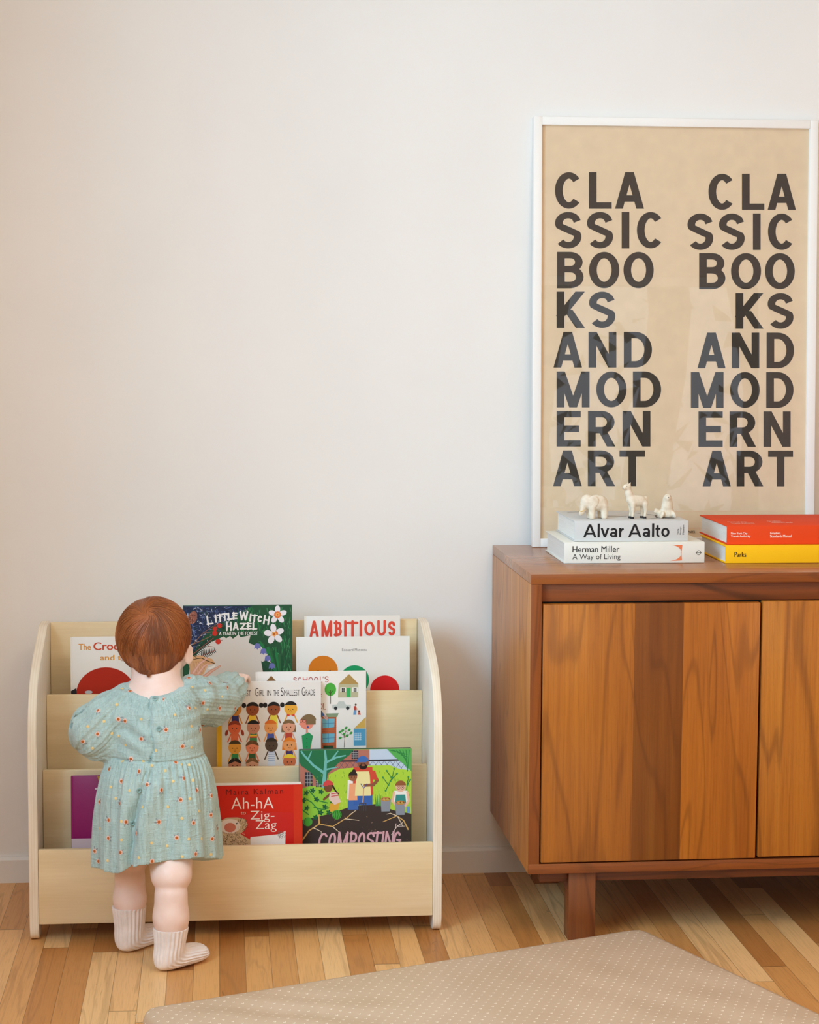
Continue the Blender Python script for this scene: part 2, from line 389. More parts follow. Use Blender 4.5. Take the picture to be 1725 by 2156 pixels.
for i in (1, 2): shelf_box('lip_panel', PY[i], PY[i] + TH, FZ[i] - TH, PZ[i])
shelf_box('front_panel', PY[3], PY[3] + TH, .0345, PZ[3])
for i in range(3): shelf_box('pocket_floor', PY[i + 1] + TH + .0004, PY[i] - .0004, FZ[i] - TH, FZ[i])

# ------------------------------------------------------------------ walnut sideboard
CW, CD = 1.86, .535; CZT, CZB = .7618, .1454
cab = empty('walnut_sideboard', (.6221, -.016, 0), (0, 0, .0086), 'orange brown walnut sideboard on short square legs beside the display shelf', 'sideboard')
# local: x along the front, y from 0 (back) to -CD (front)
box('top_panel', 0, CW, -CD, 0, CZT - .0205, CZT, [M_WTOP], cab, .0012)
box('edge_band', 0, CW, -CD - .0006, -CD + .002, CZT - .0203, CZT - .0004, M_WEDGE, cab.children[0], .0006)
for x0 in (0, CW - .023):
    sp = box('side_panel', x0, x0 + .023, -CD, -.001, CZB + .0002, CZT - .0207, M_WSIDE, cab, .0008)
    box('edge_band', x0 + .0003, x0 + .0227, -CD - .0007, -CD + .002, CZB + .021, CZT - .0207, M_WEDGEV, sp, .0004)
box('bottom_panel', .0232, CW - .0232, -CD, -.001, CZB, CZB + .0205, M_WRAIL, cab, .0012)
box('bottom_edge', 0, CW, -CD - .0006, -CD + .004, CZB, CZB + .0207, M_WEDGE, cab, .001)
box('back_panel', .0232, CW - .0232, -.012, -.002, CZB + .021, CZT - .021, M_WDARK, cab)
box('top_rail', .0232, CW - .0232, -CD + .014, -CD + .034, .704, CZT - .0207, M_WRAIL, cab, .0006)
dw = .4485
for k in range(4):
    x0 = .0258 + k * (dw + .0047); dz = .002 if k == 1 else 0
    sl = empty('tmp', (0, 0, 0)); bpy.data.objects.remove(sl)
    bm = bmesh.new(); add_box(bm, 0, dw, -CD - .001, -CD + .019, .1686 + dz, .7005 + dz, .0022)
    d = bm_obj('door', bm, M_DOORS[k], cab); d.location = (x0, 0, 0)
box('door_gap_shade', .0232, CW - .0232, -CD + .024, -CD + .03, .1665, .7035, M_BLACK, cab)  # black sheet behind the doors, standing in for the shade in their gaps
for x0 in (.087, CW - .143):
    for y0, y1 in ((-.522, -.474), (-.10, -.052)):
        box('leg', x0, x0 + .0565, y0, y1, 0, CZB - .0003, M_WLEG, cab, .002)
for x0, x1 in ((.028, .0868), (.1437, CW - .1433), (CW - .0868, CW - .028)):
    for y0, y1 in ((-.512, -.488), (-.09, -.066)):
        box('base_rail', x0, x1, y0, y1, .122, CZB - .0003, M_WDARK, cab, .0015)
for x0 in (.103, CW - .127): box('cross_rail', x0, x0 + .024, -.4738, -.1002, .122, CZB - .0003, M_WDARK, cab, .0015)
bm = bmesh.new(); add_prism(bm, [(.0868, .1218), (.0868, .103), (.083, .106), (.079, .1218)], 'y', -.510, -.490)
bm_obj('corner_block', bm, M_WDARK, cab)

# ------------------------------------------------------------------ stroke lettering and flat print
def arc(cx, cy, rx, ry, a0, a1, n=14):
    return [(cx + rx * math.cos(math.radians(a0 + (a1 - a0) * i / n)), cy + ry * math.sin(math.radians(a0 + (a1 - a0) * i / n))) for i in range(n + 1)]
def glyph(ch, w, h, sx, sy):
    """centre-line strokes of a grotesk letter of outer size w x h with stem sx and bar sy"""
    a, b = sx / 2, sy / 2; L, R, B, T = a, w - a, b, h - b; mx, my = w / 2, h / 2; V = lambda x: [(x, 0), (x, h)]
    if ch == 'C': return [arc(mx, my, mx - a, my - b, 42, 318, 26)]
    if ch == 'G': return [arc(mx, my, mx - a, my - b, 42, 345, 26), [(mx, my - b * .5), (R + a * .6, my - b * .5)]]
    if ch == 'L': return [V(L), [(0, B), (w, B)]]
    if ch == 'A': return [[(a * 1.06, 0), (mx - a * .12, h)], [(w - a * 1.06, 0), (mx + a * .12, h)], [(w * .24, h * .28), (w * .76, h * .28)]]
    if ch == 'S':
        k = h * .5
        return [[(R - a*.1 + .0, h * .74)] + arc(mx, h - b - (k - b) * .53, mx - a, (k - b) * .53, 38, 200, 16) + [(w * .34, h * .56), (w * .66, h * .455)] + arc(mx, b + (k - b) * .57, mx - a, (k - b) * .57, 20, -145, 18)]
    if ch == 'I': return [V(w / 2)]
    if ch == 'B':
        r1, r2 = (h * .5 - b) / 2 + b * .25, (h * .5 - b) / 2 + b * .25; m = h * .525
        return [V(L), [(0, T), (w * .5, T)] + arc(w * .5, (T + m) / 2, w * .5 - a * 1.25, (T - m) / 2, 90, -90, 10) + [(L, m)], [(L, m), (w * .5, m)] + arc(w * .5, (B + m) / 2, w * .5 - a, (m - B) / 2, 90, -90, 10) + [(0, B)]]
    if ch == 'P':
        m = h * .43
        return [V(L), [(0, T), (w * .5, T)] + arc(w * .5, (T + m) / 2, w * .5 - a, (T - m) / 2, 90, -90, 10) + [(L, m)]]
    if ch == 'R':
        m = h * .46
        return [V(L), [(0, T), (w * .5, T)] + arc(w * .5, (T + m) / 2, w * .5 - a * 1.15, (T - m) / 2, 90, -90, 10) + [(L, m)], [(w * .52, m), (w - a * 1.05, 0)]]
    if ch == 'O': return [arc(mx, my, mx - a, my - b, 0, 360, 40)]
    if ch == 'Q': return [arc(mx, my, mx - a, my - b, 0, 360, 40)]
    if ch == 'K': return [V(L), [(L, h * .33), (w - a * 1.25, h)], [(w * .40, h * .50), (w - a * 1.15, 0)]]
    if ch == 'N': return [V(L), V(R), [(L + a * .1, h), (R - a * .1, 0)]]
    if ch == 'D': return [V(L), [(0, T), (w * .42, T)] + arc(w * .42, my, w * .58 - a, my - b, 90, -90, 18) + [(0, B)]]
    if ch == 'M': return [V(L), V(R), [(L + a * .1, h), (mx, 0)], [(R - a * .1, h), (mx, 0)]]
    if ch == 'E': return [V(L), [(0, T), (w, T)], [(0, my), (w * .93, my)], [(0, B), (w, B)]]
    if ch == 'F': return [V(L), [(0, T), (w, T)], [(0, my), (w * .9, my)]]
    if ch == 'H': return [V(L), V(R), [(L, my), (R, my)]]
    if ch == 'T': return [V(mx), [(0, T), (w, T)]]
    if ch == 'U': return [[(L, h), (L, h * .36)] + arc(mx, h * .36, mx - a, h * .36 - b, 180, 360, 16) + [(R, h)]]
    if ch == 'W': return [[(a * .8, h), (w * .28, 0)], [(w * .28, 0), (mx, h * .9)], [(mx, h * .9), (w * .72, 0)], [(w * .72, 0), (w - a * .8, h)]]
    if ch == 'Y': return [[(a, h), (mx, h * .45)], [(w - a, h), (mx, h * .45)], [(mx, h * .45), (mx, 0)]]
    if ch == 'Z': return [[(0, T), (w, T)], [(w - a, T), (a, B)], [(0, B), (w, B)]]
    if ch == 'l': return [V(w / 2)]
    if ch == 'v': return [[(a * .9, h), (mx, 0)], [(w - a * .9, h), (mx, 0)]]
    if ch == 'r': return [V(L), [(L, h * .5)] + arc(w, h * .42, w - a, h * .58 - b, 165, 95, 8)]
    if ch == 'o': return [arc(mx, my, mx - a, my - b, 0, 360, 32)]
    if ch == 't': return [[(w * .42, h * 1.28), (w * .42, h * .30)] + arc(w * .42 + w * .32, h * .30, w * .32, h * .30 - b, 180, 285, 8), [(0, h - b), (w, h - b)]]
    if ch == 'a': return [[(R, 0), (R, h * .62)] + arc(mx, h * .62, mx - a, h * .38 - b, 0, 155, 12), arc(mx * .93, h * .29, mx * .93 - a, h * .29 - b, 0, 360, 24)]
    return []
class Art:
    """flat print in one mesh, coloured per polygon; px is a map from drawing to surface coordinates"""
    def __init__(s, to_surface, gap=.00022): s.V = []; s.F = []; s.C = []; s.map = to_surface; s.gap = gap
    def poly(s, pts, c, L=1):
        i = len(s.V); e = (len(s.F) % 37) * 3e-6; s.V += [s.map(p[0], p[1], L * s.gap + e) for p in pts]; s.F.append(tuple(range(i, i + len(pts)))); s.C.append(lin(c))
    def tri(s, V, F, c, L=1):
        i = len(s.V); e = (len(s.C) % 37) * 3e-6; s.V += [s.map(p[0], p[1], L * s.gap + e) for p in V]; s.F += [tuple(i + k for k in f) for f in F]; s.C += [lin(c)] * len(F)
    def ell(s, cx, cy, rx, ry, c, L=1, rot=0, n=28, a0=0, a1=360):
        r = math.radians(rot); o = []
        full = a1 - a0 >= 360
        for i in range(n if full else n + 1):
            a = math.radians(a0 + (a1 - a0) * i / n); x, y = rx * math.cos(a), ry * math.sin(a)
            o.append((cx + x * math.cos(r) - y * math.sin(r), cy + x * math.sin(r) + y * math.cos(r)))
        s.poly(o, c, L)
    def rect(s, x0, y0, x1, y1, c, L=1): s.poly([(x0, y0), (x1, y0), (x1, y1), (x0, y1)], c, L)
    def stroke(s, pts, w, c, L=1, w1=None, wy=None, caps=False, closed=False):
        """offset strip along a polyline with mitred joins; w -> w1 taper; wy = vertical pen size"""
        P = [Vector(p) for p in pts]; n = len(P); A = []; B = []
        wy = wy or w; k = wy / w
        if (P[0] - P[-1]).length < 1e-6 and n > 3: closed = True
        for i in range(n):
            d0 = (P[i] - P[i - 1]) if i else ((P[-1] - P[-2]) if closed else P[1] - P[0])
            d1 = (P[i + 1] - P[i]) if i < n - 1 else ((P[1] - P[0]) if closed else P[-1] - P[-2])
            d = (d0.normalized() + d1.normalized())
            if d.length < 1e-6: d = d1
            d.normalize(); nn = Vector((-d.y, d.x))
            ww = w if w1 is None else w + (w1 - w) * i / (n - 1)
            h = Vector((nn.x * ww / 2, nn.y * ww * k / 2)); A.append(P[i] + h); B.append(P[i] - h)
        V = A + B; s.tri([tuple(v) for v in V], [(i, i + 1, n + i + 1, n + i) for i in range(n - 1)], c, L)
        if caps:
            for p, ww in ((P[0], w), (P[-1], w1 if w1 is not None else w)): s.ell(p.x, p.y, ww / 2, ww * k / 2, c, L, n=10)
    def letter(s, ch, x0, x1, y0, y1, c, sx, sy, L=1, caps=False, slant=0.0):
        """y0 = top, y1 = baseline in drawing units (y grows downwards)"""
        w, h = x1 - x0, y1 - y0
        for st in glyph(ch, w, h, sx, sy):
            P = [(x0 + x + slant * y, y1 - y) for x, y in st]
            if len(P) == 2 and not caps and abs(P[0][0] - P[1][0]) > .01 and abs(P[0][1] - P[1][1]) > .3 * h:
                dx, dy = P[1][0] - P[0][0], P[1][1] - P[0][1]; hw = sx * .5 * math.hypot(dx, dy) / abs(dy) * (.97 if ch != 'N' else .9)
                s.poly([(P[0][0] - hw, P[0][1]), (P[0][0] + hw, P[0][1]), (P[1][0] + hw, P[1][1]), (P[1][0] - hw, P[1][1])], c, L); continue
            s.stroke(P, sx, c, L, wy=sy, caps=caps)
    def text(s, body, x0, y0, x1, y1, c, L=1, bold=0.0, rot=0, spacing=1.0):
        """built-in typeface fitted into the box x0..x1, y0 (top)..y1 (baseline or bottom of the glyphs)"""
        V, F = text_mesh(body, min(bold, 0), spacing)
        xs = [v[0] for v in V]; ys = [v[1] for v in V]; ax, bx, ay, by = min(xs), max(xs), min(ys), max(ys)
        r = math.radians(rot); cx, cy = (x0 + x1) / 2, (y0 + y1) / 2; o = []
        for v in V:
            x = x0 + (v[0] - ax) / (bx - ax) * (x1 - x0); y = y1 - (v[1] - ay) / (by - ay) * (y1 - y0)
            dx, dy = x - cx, y - cy; o.append((cx + dx * math.cos(r) - dy * math.sin(r), cy + dx * math.sin(r) + dy * math.cos(r)))
        for k in ((-1, 0, 1) if bold > 0 else (0,)):
            d = k * bold * .8 * (x1 - x0) / (bx - ax); s.tri([(p[0] + d * math.cos(r), p[1] + d * math.sin(r)) for p in o], F, c, L + .06 * k)
    def build(s, name, parent, local=True):
        me = bpy.data.meshes.new(name); me.from_pydata([tuple(v) for v in s.V], [], s.F)
        at = me.color_attributes.new('Col', 'FLOAT_COLOR', 'CORNER'); k = 0
        for f, c in zip(me.polygons, s.C):
            for _ in f.vertices: at.data[k].color = c; k += 1
        return link_mesh(name, me, M_INK, parent, local, smooth=None)
_tm = {}
def text_mesh(body, bold=0.0, spacing=1.0):
    k = (body, bold, spacing)
    if k not in _tm:
        cu = bpy.data.curves.new('tmp', 'FONT'); cu.body = body; cu.size = 1; cu.offset = bold; cu.resolution_u = 4; cu.space_character = spacing
        o = bpy.data.objects.new('tmp', cu); COL.objects.link(o); dg = bpy.context.evaluated_depsgraph_get(); dg.update()
        me = o.evaluated_get(dg).to_mesh(); _tm[k] = ([tuple(v.co[:2]) for v in me.vertices], [tuple(p.vertices) for p in me.polygons])
        o.evaluated_get(dg).to_mesh_clear(); bpy.data.objects.remove(o); bpy.data.curves.remove(cu)
    return _tm[k]

# ------------------------------------------------------------------ framed poster leaning on the wall
LEAN = .0443; PW, PH = .6134, .9263
poster = empty('framed_poster', (.7249, -.0639 + .02 * math.sin(LEAN), CZT + .0195), (-LEAN, 0, 0),
               'large beige typographic poster in a white frame leaning on the wall above the sideboard', 'poster')
# local: x right, z up in the plane of the frame, y = 0 at its front face; the inside opening starts at (0,0)
FB = .0188
def add_bar(bm, x0, x1, z0, z1): add_box(bm, x0, x1, 0, .024, z0, z1, .0012)
bm = bmesh.new(); add_bar(bm, -FB, 0, -FB, PH + FB); add_bar(bm, PW, PW + FB, -FB, PH + FB); add_bar(bm, 0, PW, -FB, 0); add_bar(bm, 0, PW, PH, PH + FB)
bm_obj('frame', bm, M_FRAME, poster)
prt = box('print', -.004, PW + .004, .0115, .014, -.004, PH + .004, M_PRINT, poster)
box('backing_board', -.005, PW + .005, .0142, .018, -.005, PH + .005, M_FRAME, poster)
box('glazing', -.003, PW + .003, .0080, .0098, -.003, PH + .003, M_GLASS, poster)
_PM = WM[poster]; _PI = _PM.inverted()
def poster_px(u, v, L):
    n = _PM.to_3x3() @ Vector((0, 1, 0)); p0 = _PM @ Vector((0, .0115, 0)); q = ray(u, v)
    p = _PI @ (CAM + q * ((p0 - CAM).dot(n) / q.dot(n))); return (p.x, .0115 - L, p.z)
art = Art(poster_px)
A3, A4 = (lambda y: 230 + y / 2.76), (lambda y: 680 + y / 2.76)
LINES = [(A3, 366, 578, 375, 585, 'C190-352 L387-520 A538-709', 'C1082-1241 L1277-1407 A1425-1592'),
         (A3, 597, 809, 606, 818, 'S190-344 S376-528 I578-622 C666-827', 'S960-1110 S1143-1293 I1340-1386 C1428-1588'),
         (A3, 829, 1040, 836, 1046, 'B202-357 O388-564 O588-764', 'B1028-1181 O1213-1388 O1411-1584'),
         (A3, 1060, 1271, 1068, 1276, 'K200-364 S388-541', 'K1240-1402 S1426-1577'),
         (A4, 52, 259, 56, 263, 'A180-349 N385-547 D590-754', 'A1017-1183 N1217-1378 D1420-1580'),
         (A4, 282, 490, 285, 493, 'M200-391 O430-606 D643-807', 'M980-1170 O1208-1380 D1418-1577'),
         (A4, 511, 718, 514, 720, 'E200-340 R382-540 N583-745', 'E1024-1165 R1205-1358 N1402-1560'),
         (A4, 741, 948, 742, 949, 'A178-347 R381-538 T565-713', 'A1047-1213 R1246-1400 T1429-1574')]
INKC = (62, 55, 52)
for fy, t0, b0, t1, b1, left, right in LINES:
    for words, t, b in ((left, t0, b0), (right, t1, b1)):
        for w in words.split():
            x0, x1 = (1100 + float(q) / 2.76 for q in w[1:].split('-'))
            art.letter(w[0], x0, x1, fy(t), fy(b), INKC, 16.2, 13.4)
art.text('PAPER', 1449.5, 1117.5, 1464, 1122.6, (60, 50, 44), bold=.03)
art.build('lettering', prt)
# ------------------------------------------------------------------ books
GROUPS = 'picture books in the display shelf'
def standing_book(name, u0, u1, vtop, yf, zb, t, spine, front, label, lean=.06, ref=None, back=None, pages_top=.003):
    """hardback standing in a pocket, leaning back. u0,u1 = left/right edge, vtop = top edge in the photo, at depth yf (front face at the top)"""
    zb += t * math.sin(lean) + .0004
    a = at_y(u0, vtop, yf); b = at_y(u1, vtop, yf); h = (a.z - zb) / math.cos(lean); w = b.x - a.x
    r = empty(name, (a.x, yf - math.sin(lean) * h, zb), (-lean, 0, 0), label, 'book', GROUPS)
    c = .0024; bm = bmesh.new()
    add_box(bm, .004, w, 0, c, 0, h, .0008, mi=1)                          # front board
    add_box(bm, .004, w, t - c, t, 0, h, .0008, mi=2)                      # back board
    add_box(bm, 0, c, .0002, t - .0002, 0, h, .0009, mi=0)                 # spine
    add_box(bm, c * .8, .0055, .0006, .0018, .0003, h - .0003, 0, mi=0)    # hinge cloth
    add_box(bm, c * .8, .0055, t - .0018, t - .0006, .0003, h - .0003, 0, mi=0)
    bm_obj('cover', bm, [spine, front, back or front], r)
    box('pages', c + .0012, w - .003, c + .0001, t - c - .0001, .0028, h - pages_top, M_PAGE, r)
    s = w / (u1 - u0)
    def m(u, v, L): return ((u - u0) * s, -L, h - (v - vtop) * s)
    return r, Art(m), s
def clip_poly(poly, x0, y0, x1, y1):
    def cut(P, f, g):
        o = []
        for i in range(len(P)):
            a, b = P[i - 1], P[i]; fa, fb = f(a), f(b)
            if (fa >= 0) != (fb >= 0): t = fa / (fa - fb); o.append((a[0] + (b[0] - a[0]) * t, a[1] + (b[1] - a[1]) * t))
            if fb >= 0: o.append(b)
        return o
    for f in (lambda p: p[0] - x0, lambda p: x1 - p[0], lambda p: p[1] - y0, lambda p: y1 - p[1]):
        if poly: poly = cut(poly, f, None)
    return poly
WHITE = (232, 227, 220)
cv = cover_mat
# --- 1 white book with the red dome
b, A, s = standing_book('picture_book', 148, 336, 1342, -.172, FZ[0] + .0005, .012, cv(WHITE), cv(WHITE), 'white picture book with a big dark red dome and orange title left of the child')
A.text('The', 165.5, 1356, 191, 1369, (226, 152, 52), bold=.022)
A.text('Crocodile', 197, 1353, 300, 1369.5, (205, 74, 44), bold=.03)
A.text('and the', 211, 1380, 275, 1391.5, (222, 152, 52), bold=.022)
A.ell(222, 1462, 62, 55.5, (176, 40, 18), 1, n=40)
A.ell(222, 1470, 40, 10, (160, 34, 16), 2)
A.poly([(149, 1456), (160, 1450), (162, 1470), (149, 1470)], (40, 38, 40), 2)
A.ell(186, 1459, 8, 3.6, (190, 190, 190), 3)
A.build('cover_print', b)
# --- 2 green forest book
b, A, s = standing_book('picture_book', 385, 615, 1275, -.150, FZ[0] + .0005, .014, cv((34, 66, 52)), cv((40, 82, 56)), 'dark green forest picture book with white flowers and white lettering, tallest on the shelf', lean=.10)
A.rect(386.5, 1276.5, 614, 1520, (38, 84, 56), .6)
navy = [(386.5, 1276.5), (530, 1276.5), (490, 1300), (450, 1318), (425, 1345), (405, 1375), (386.5, 1385)]
A.poly(navy, (38, 48, 78), 1)
for _ in range(620):
    x = random.uniform(388, 520); y = random.uniform(1278, 1372)
    if (x - 388) / 140 + (y - 1278) / 105 > 1.02: continue
    a = random.uniform(-.6, 2.2); l = random.uniform(4, 10)
    A.stroke([(x, y), (min(613, max(388, x + l * math.cos(a))), max(1278, y + l * math.sin(a)))], random.uniform(.9, 1.9), random.choice([(86, 106, 158), (62, 80, 130), (200, 206, 218), (28, 36, 54), (44, 72, 60), (104, 124, 170)]), 1.4, w1=.4)
for _ in range(380):
    x = random.uniform(500, 612); y = random.uniform(1279, 1330) if random.random() < .45 else random.uniform(1330, 1500)
    if y > 1330: x = random.uniform(570, 612)
    a = random.uniform(1.0, 2.2); l = random.uniform(6, 16)
    A.stroke([(x, y), (min(613.5, max(388, x + l * .5 * math.cos(a))), y + l * math.sin(a))], random.uniform(.9, 1.8), random.choice([(30, 112, 66), (52, 140, 78), (26, 74, 50), (70, 150, 92)]), 1.4, w1=.5)
opening = [(388, 1520), (392, 1460), (400, 1400), (420, 1370), (444, 1352), (458, 1347), (470, 1341), (476, 1345), (484, 1340), (490, 1346), (502, 1337), (506, 1343), (527, 1339), (523, 1355), (535, 1360), (548, 1362), (562, 1378), (570, 1398), (560, 1392), (550, 1396), (556, 1420), (560, 1450), (556, 1520)]
A.poly(opening, (220, 215, 210), 1.8)
for k in range(9):                                                       # long leaves at the right
    x = 592 - k * 3; A.stroke([(545 + k * 6, 1352 + k * 4), (570 + k * 3, 1385 + k * 5), (584 + k * 1.5, 1430), (588 + k, 1515)], 6, [(36, 124, 70), (44, 100, 60), (28, 82, 52)][k % 3], 2 + .05 * k, w1=3)
A.poly([(549, 1393), (566, 1412), (576, 1440), (578, 1515), (556, 1515), (555, 1430)], (34, 76, 54), 2.6)
for cx, cy, r in ((584.5, 1296, 17), (577, 1337, 19)):                    # white flowers
    for k in range(5):
        a = math.radians(90 + 72 * k + (8 if r > 18 else 0)); A.ell(cx + math.cos(a) * r * .68, cy - math.sin(a) * r * .68, r * .48, r * .33, (236, 232, 238), 3, rot=-math.degrees(a), n=18)
    A.ell(cx, cy, r * .44, r * .42, (224, 118, 60), 3.3); A.ell(cx, cy, r * .26, r * .24, (240, 172, 96), 3.6); A.ell(cx, cy, r * .09, r * .09, (190, 70, 40), 3.9)
for cx, cy in ((541.5, 1362), (554, 1373), (563, 1388), (572, 1404)):      # blue bells
    A.poly([(cx - 7, cy + 6), (cx - 5, cy - 4), (cx, cy - 7), (cx + 5, cy - 4), (cx + 7.5, cy + 6), (cx + 3, cy + 4), (cx, cy + 7.5), (cx - 3, cy + 4)], (112, 118, 186), 3)
    A.stroke([(cx, cy - 6), (cx + 6, cy - 9)], 1.6, (34, 80, 52), 3.3)
for cx, cy, r in ((462, 1318, 5.2), (452.5, 1324.5, 4.6), (452, 1334, 5.6), (459, 1351.5, 5.8)):
    A.ell(cx, cy, r, r, (204, 52, 40), 3); A.stroke([(cx + r * .7, cy), (cx + r * 1.5, cy - 3)], 1.2, (120, 40, 30), 3)
for P in ([(405, 1358), (426, 1334), (444, 1322), (458, 1314)], [(428, 1334), (448, 1330)], [(404, 1358), (440, 1342), (448, 1336)], [(436, 1361), (446, 1362), (452, 1364)]): A.stroke(P, 1.5, (150, 108, 84), 2.6, w1=.6)
for x0, y0, x1, y1, n in ((398, 1384, 449, 1344, 16), (424, 1381, 455, 1369, 9)):    # fern sprigs
    A.stroke([(x0, y0), (x1, y1)], 1.3, (160, 90, 84), 3)
    for k in range(n):
        t = k / n; px, py = x0 + (x1 - x0) * t, y0 + (y1 - y0) * t; l = 11 * (1 - t * .6)
        for sg in (-1, 1):
            d = Vector((x1 - x0, y1 - y0)).normalized(); nn = Vector((-d.y, d.x)) * sg; e = Vector((px, py)) + nn * l + d * l * .35
            A.stroke([(px, py), tuple(e)], 2.4, (34, 58, 50), 2.8, w1=.8)
A.ell(405.5, 1300.5, 9, 14, (150, 92, 76), 3, rot=20)
for k in range(26):
    a = random.uniform(0, 6.28); r = math.sqrt(random.random()); x, y = 405.5 + 8 * r * math.cos(a), 1300.5 + 12 * r * math.sin(a); A.ell(x, y, 1.5, 1.1, random.choice([(104, 58, 46), (186, 128, 108)]), 3.3, n=8)
A.poly([(395, 1386), (404, 1381), (420, 1380), (432, 1384), (446, 1388), (453, 1398), (440, 1400), (420, 1396), (398, 1394)], (222, 172, 124), 2.8)   # mushrooms
A.stroke([(397, 1386), (404, 1390), (414, 1387), (424, 1386), (434, 1391), (444, 1395), (452, 1398)], 1.5, (70, 50, 34), 3.2)
A.poly([(398, 1392), (440, 1396), (428, 1420), (400, 1430)], (230, 184, 140), 2.9)
for k in range(11): A.stroke([(400 + k * 3.6, 1393), (401 + k * 2.2, 1424)], .7, (186, 132, 92), 3.2)
A.poly([(418, 1438), (430, 1428), (444, 1424), (456, 1428), (460, 1436), (448, 1448), (430, 1452)], (214, 142, 84), 3.0)
A.stroke([(430, 1430), (440, 1429), (450, 1431), (458, 1434)], 1.5, (80, 50, 30), 3.4)
for P, w in (([(406, 1418), (420, 1398), (436, 1386)], 9), ([(416, 1420), (428, 1404), (438, 1398)], 8), ([(424, 1430), (444, 1414), (463, 1403)], 9)):
    A.stroke(P, w, (222, 166, 146), 3.4, w1=3.4, caps=True); A.stroke(P, w * .35, (236, 194, 176), 3.7, w1=1.2)
A.poly([(437, 1407), (450, 1402), (455, 1400), (450, 1406), (440, 1411)], (244, 242, 240), 3.9)
def wavy(A, word, xs, ys, h, c, wt, widths, L=4.2, rots=None):
    for i, ch in enumerate(word):
        V0 = Art(lambda x, y, l: (x, y, l)); V0.letter(ch, -widths[i] / 2, widths[i] / 2, -h[i] / 2, h[i] / 2, c, wt, wt * .9, caps=True)
        r = math.radians(rots[i] if rots else 0)
        pts = [(xs[i] + v[0] * math.cos(r) - v[1] * math.sin(r), ys[i] + v[0] * math.sin(r) + v[1] * math.cos(r)) for v in V0.V]
        for q_, f_ in enumerate(V0.F): A.tri([pts[z_] for z_ in f_], [tuple(range(len(f_)))], c, L)
WH = (240, 238, 236)
wavy(A, 'LITTLE', [441, 454, 463, 473, 483.5, 494], [1306.5, 1303, 1301.5, 1299.5, 1299, 1297.5], [18, 15, 15, 15, 14, 14], WH, 3.6, [11.5, 3.8, 9, 10, 8.5, 8.5], rots=[-8, -6, -6, -4, -2, 0])
wavy(A, 'WITCH', [513, 527, 535.5, 547, 561], [1297.5, 1301.5, 1302.5, 1304.5, 1307], [17, 14, 14, 14, 17], WH, 3.6, [18, 3.8, 9.5, 10, 13], rots=[3, 6, 6, 8, 10])
wavy(A, 'HAZEL', [481.5, 496, 511.5, 524, 535.5], [1319.5] * 5, [17, 15, 14, 14, 15], WH, 3.6, [12, 13, 11.5, 8, 8.5])
A.text('A YEAR IN THE FOREST', 461, 1331, 542.5, 1338.5, WH, 4.2, bold=.03, rot=0)
A.build('cover_print', b)
# --- 3 white book with red capitals, behind the round shapes
b, A, s = standing_book('picture_book', 641, 843, 1298, -.118, FZ[0] + .0005, .010, cv((240, 232, 218)), cv(WHITE), 'white book with big red capital letters along its top edge, behind a white book', lean=.05)
xs = [(651, 672), (676, 700), (704.5, 720.5), (724, 730), (732, 752.5), (757, 762.5), (766.5, 789.5), (793.5, 813.5), (816.5, 833.5)]
for ch, (x0, x1) in zip('AMBITIOUS', xs): A.letter(ch, x0 + .6, x1 - .6, 1309.5, 1340, (222, 78, 60), 5.6, 5.6, caps=True)
A.build('cover_print', b)
# --- 4 white book with three domes
b, A, s = standing_book('picture_book', 624, 863, 1342, -.158, FZ[0] + .0005, .011, cv((238, 234, 228)), cv((231, 226, 219)), 'white picture book with orange, green and red round shapes at the right end', lean=.065)
A.text('Édouard Manceau', 720, 1365, 772, 1372, (128, 122, 118), bold=.0)
A.ell(680, 1412, 31, 31, (216, 122, 28), 1, n=36); A.ell(669.5, 1413.8, 2.6, 2, (34, 26, 22), 2); A.ell(694.5, 1413.8, 2.6, 2, (34, 26, 22), 2)
A.ell(746, 1433, 31, 31, (24, 150, 92), 1, n=36); A.ell(810, 1455, 31, 31, (212, 30, 34), 1, n=36)
A.build('cover_print', b)
# --- 5 school book
b, A, s = standing_book('picture_book', 538, 771, 1415.5, -.262, FZ[1] + .0005, .012, cv((236, 232, 228)), cv((234, 229, 223)), 'white picture book with a small house, tree and grey car, in the middle tier', lean=.06)
A.poly([(560, 1435.5), (571, 1423), (582, 1435.5)], (140, 100, 54), 1)
A.rect(563, 1436, 579, 1470, (196, 182, 150), 1)
RD = (176, 76, 70)
for ch, x0, x1 in (('S', 617.5, 625), ('C', 627, 635), ('H', 637.5, 647), ('O', 649.5, 658.5), ('O', 661, 670), ('L', 673.5, 679), ('S', 683.5, 691.5)): A.letter(ch, x0, x1, 1427 if x0 < 670 else 1425.5, 1438.5, RD, 1.5, 1.5)
A.stroke([(680.5, 1426), (680, 1429.5)], 1.3, RD)
for y in (1464, 1469): A.stroke([(671, y), (678, y)], 1, RD)
A.stroke([(680.5, 1483), (680.5, 1495), (686, 1495)], 1.6, RD); A.ell(675, 1489, 4, 6, RD, 1); A.ell(675, 1489, 2.6, 4.6, (240, 237, 232), 2)
A.ell(695.5, 1453.5, 12, 13.8, (76, 172, 64), 1, n=30); A.stroke([(695.7, 1484), (696, 1455)], 1.3, (70, 60, 40), 2); A.stroke([(696, 1464), (691, 1458)], .9, (70, 60, 40), 2); A.stroke([(696, 1462), (702, 1455)], .9, (70, 60, 40), 2)
A.poly([(713, 1442.5), (735, 1421.5), (755, 1442.5)], (178, 144, 84), 2); A.poly([(713, 1442.5), (754.5, 1442.5), (754, 1471), (711.5, 1471)], (188, 182, 148), 1)
A.rect(729.5, 1451, 738, 1470, (58, 170, 92), 2)
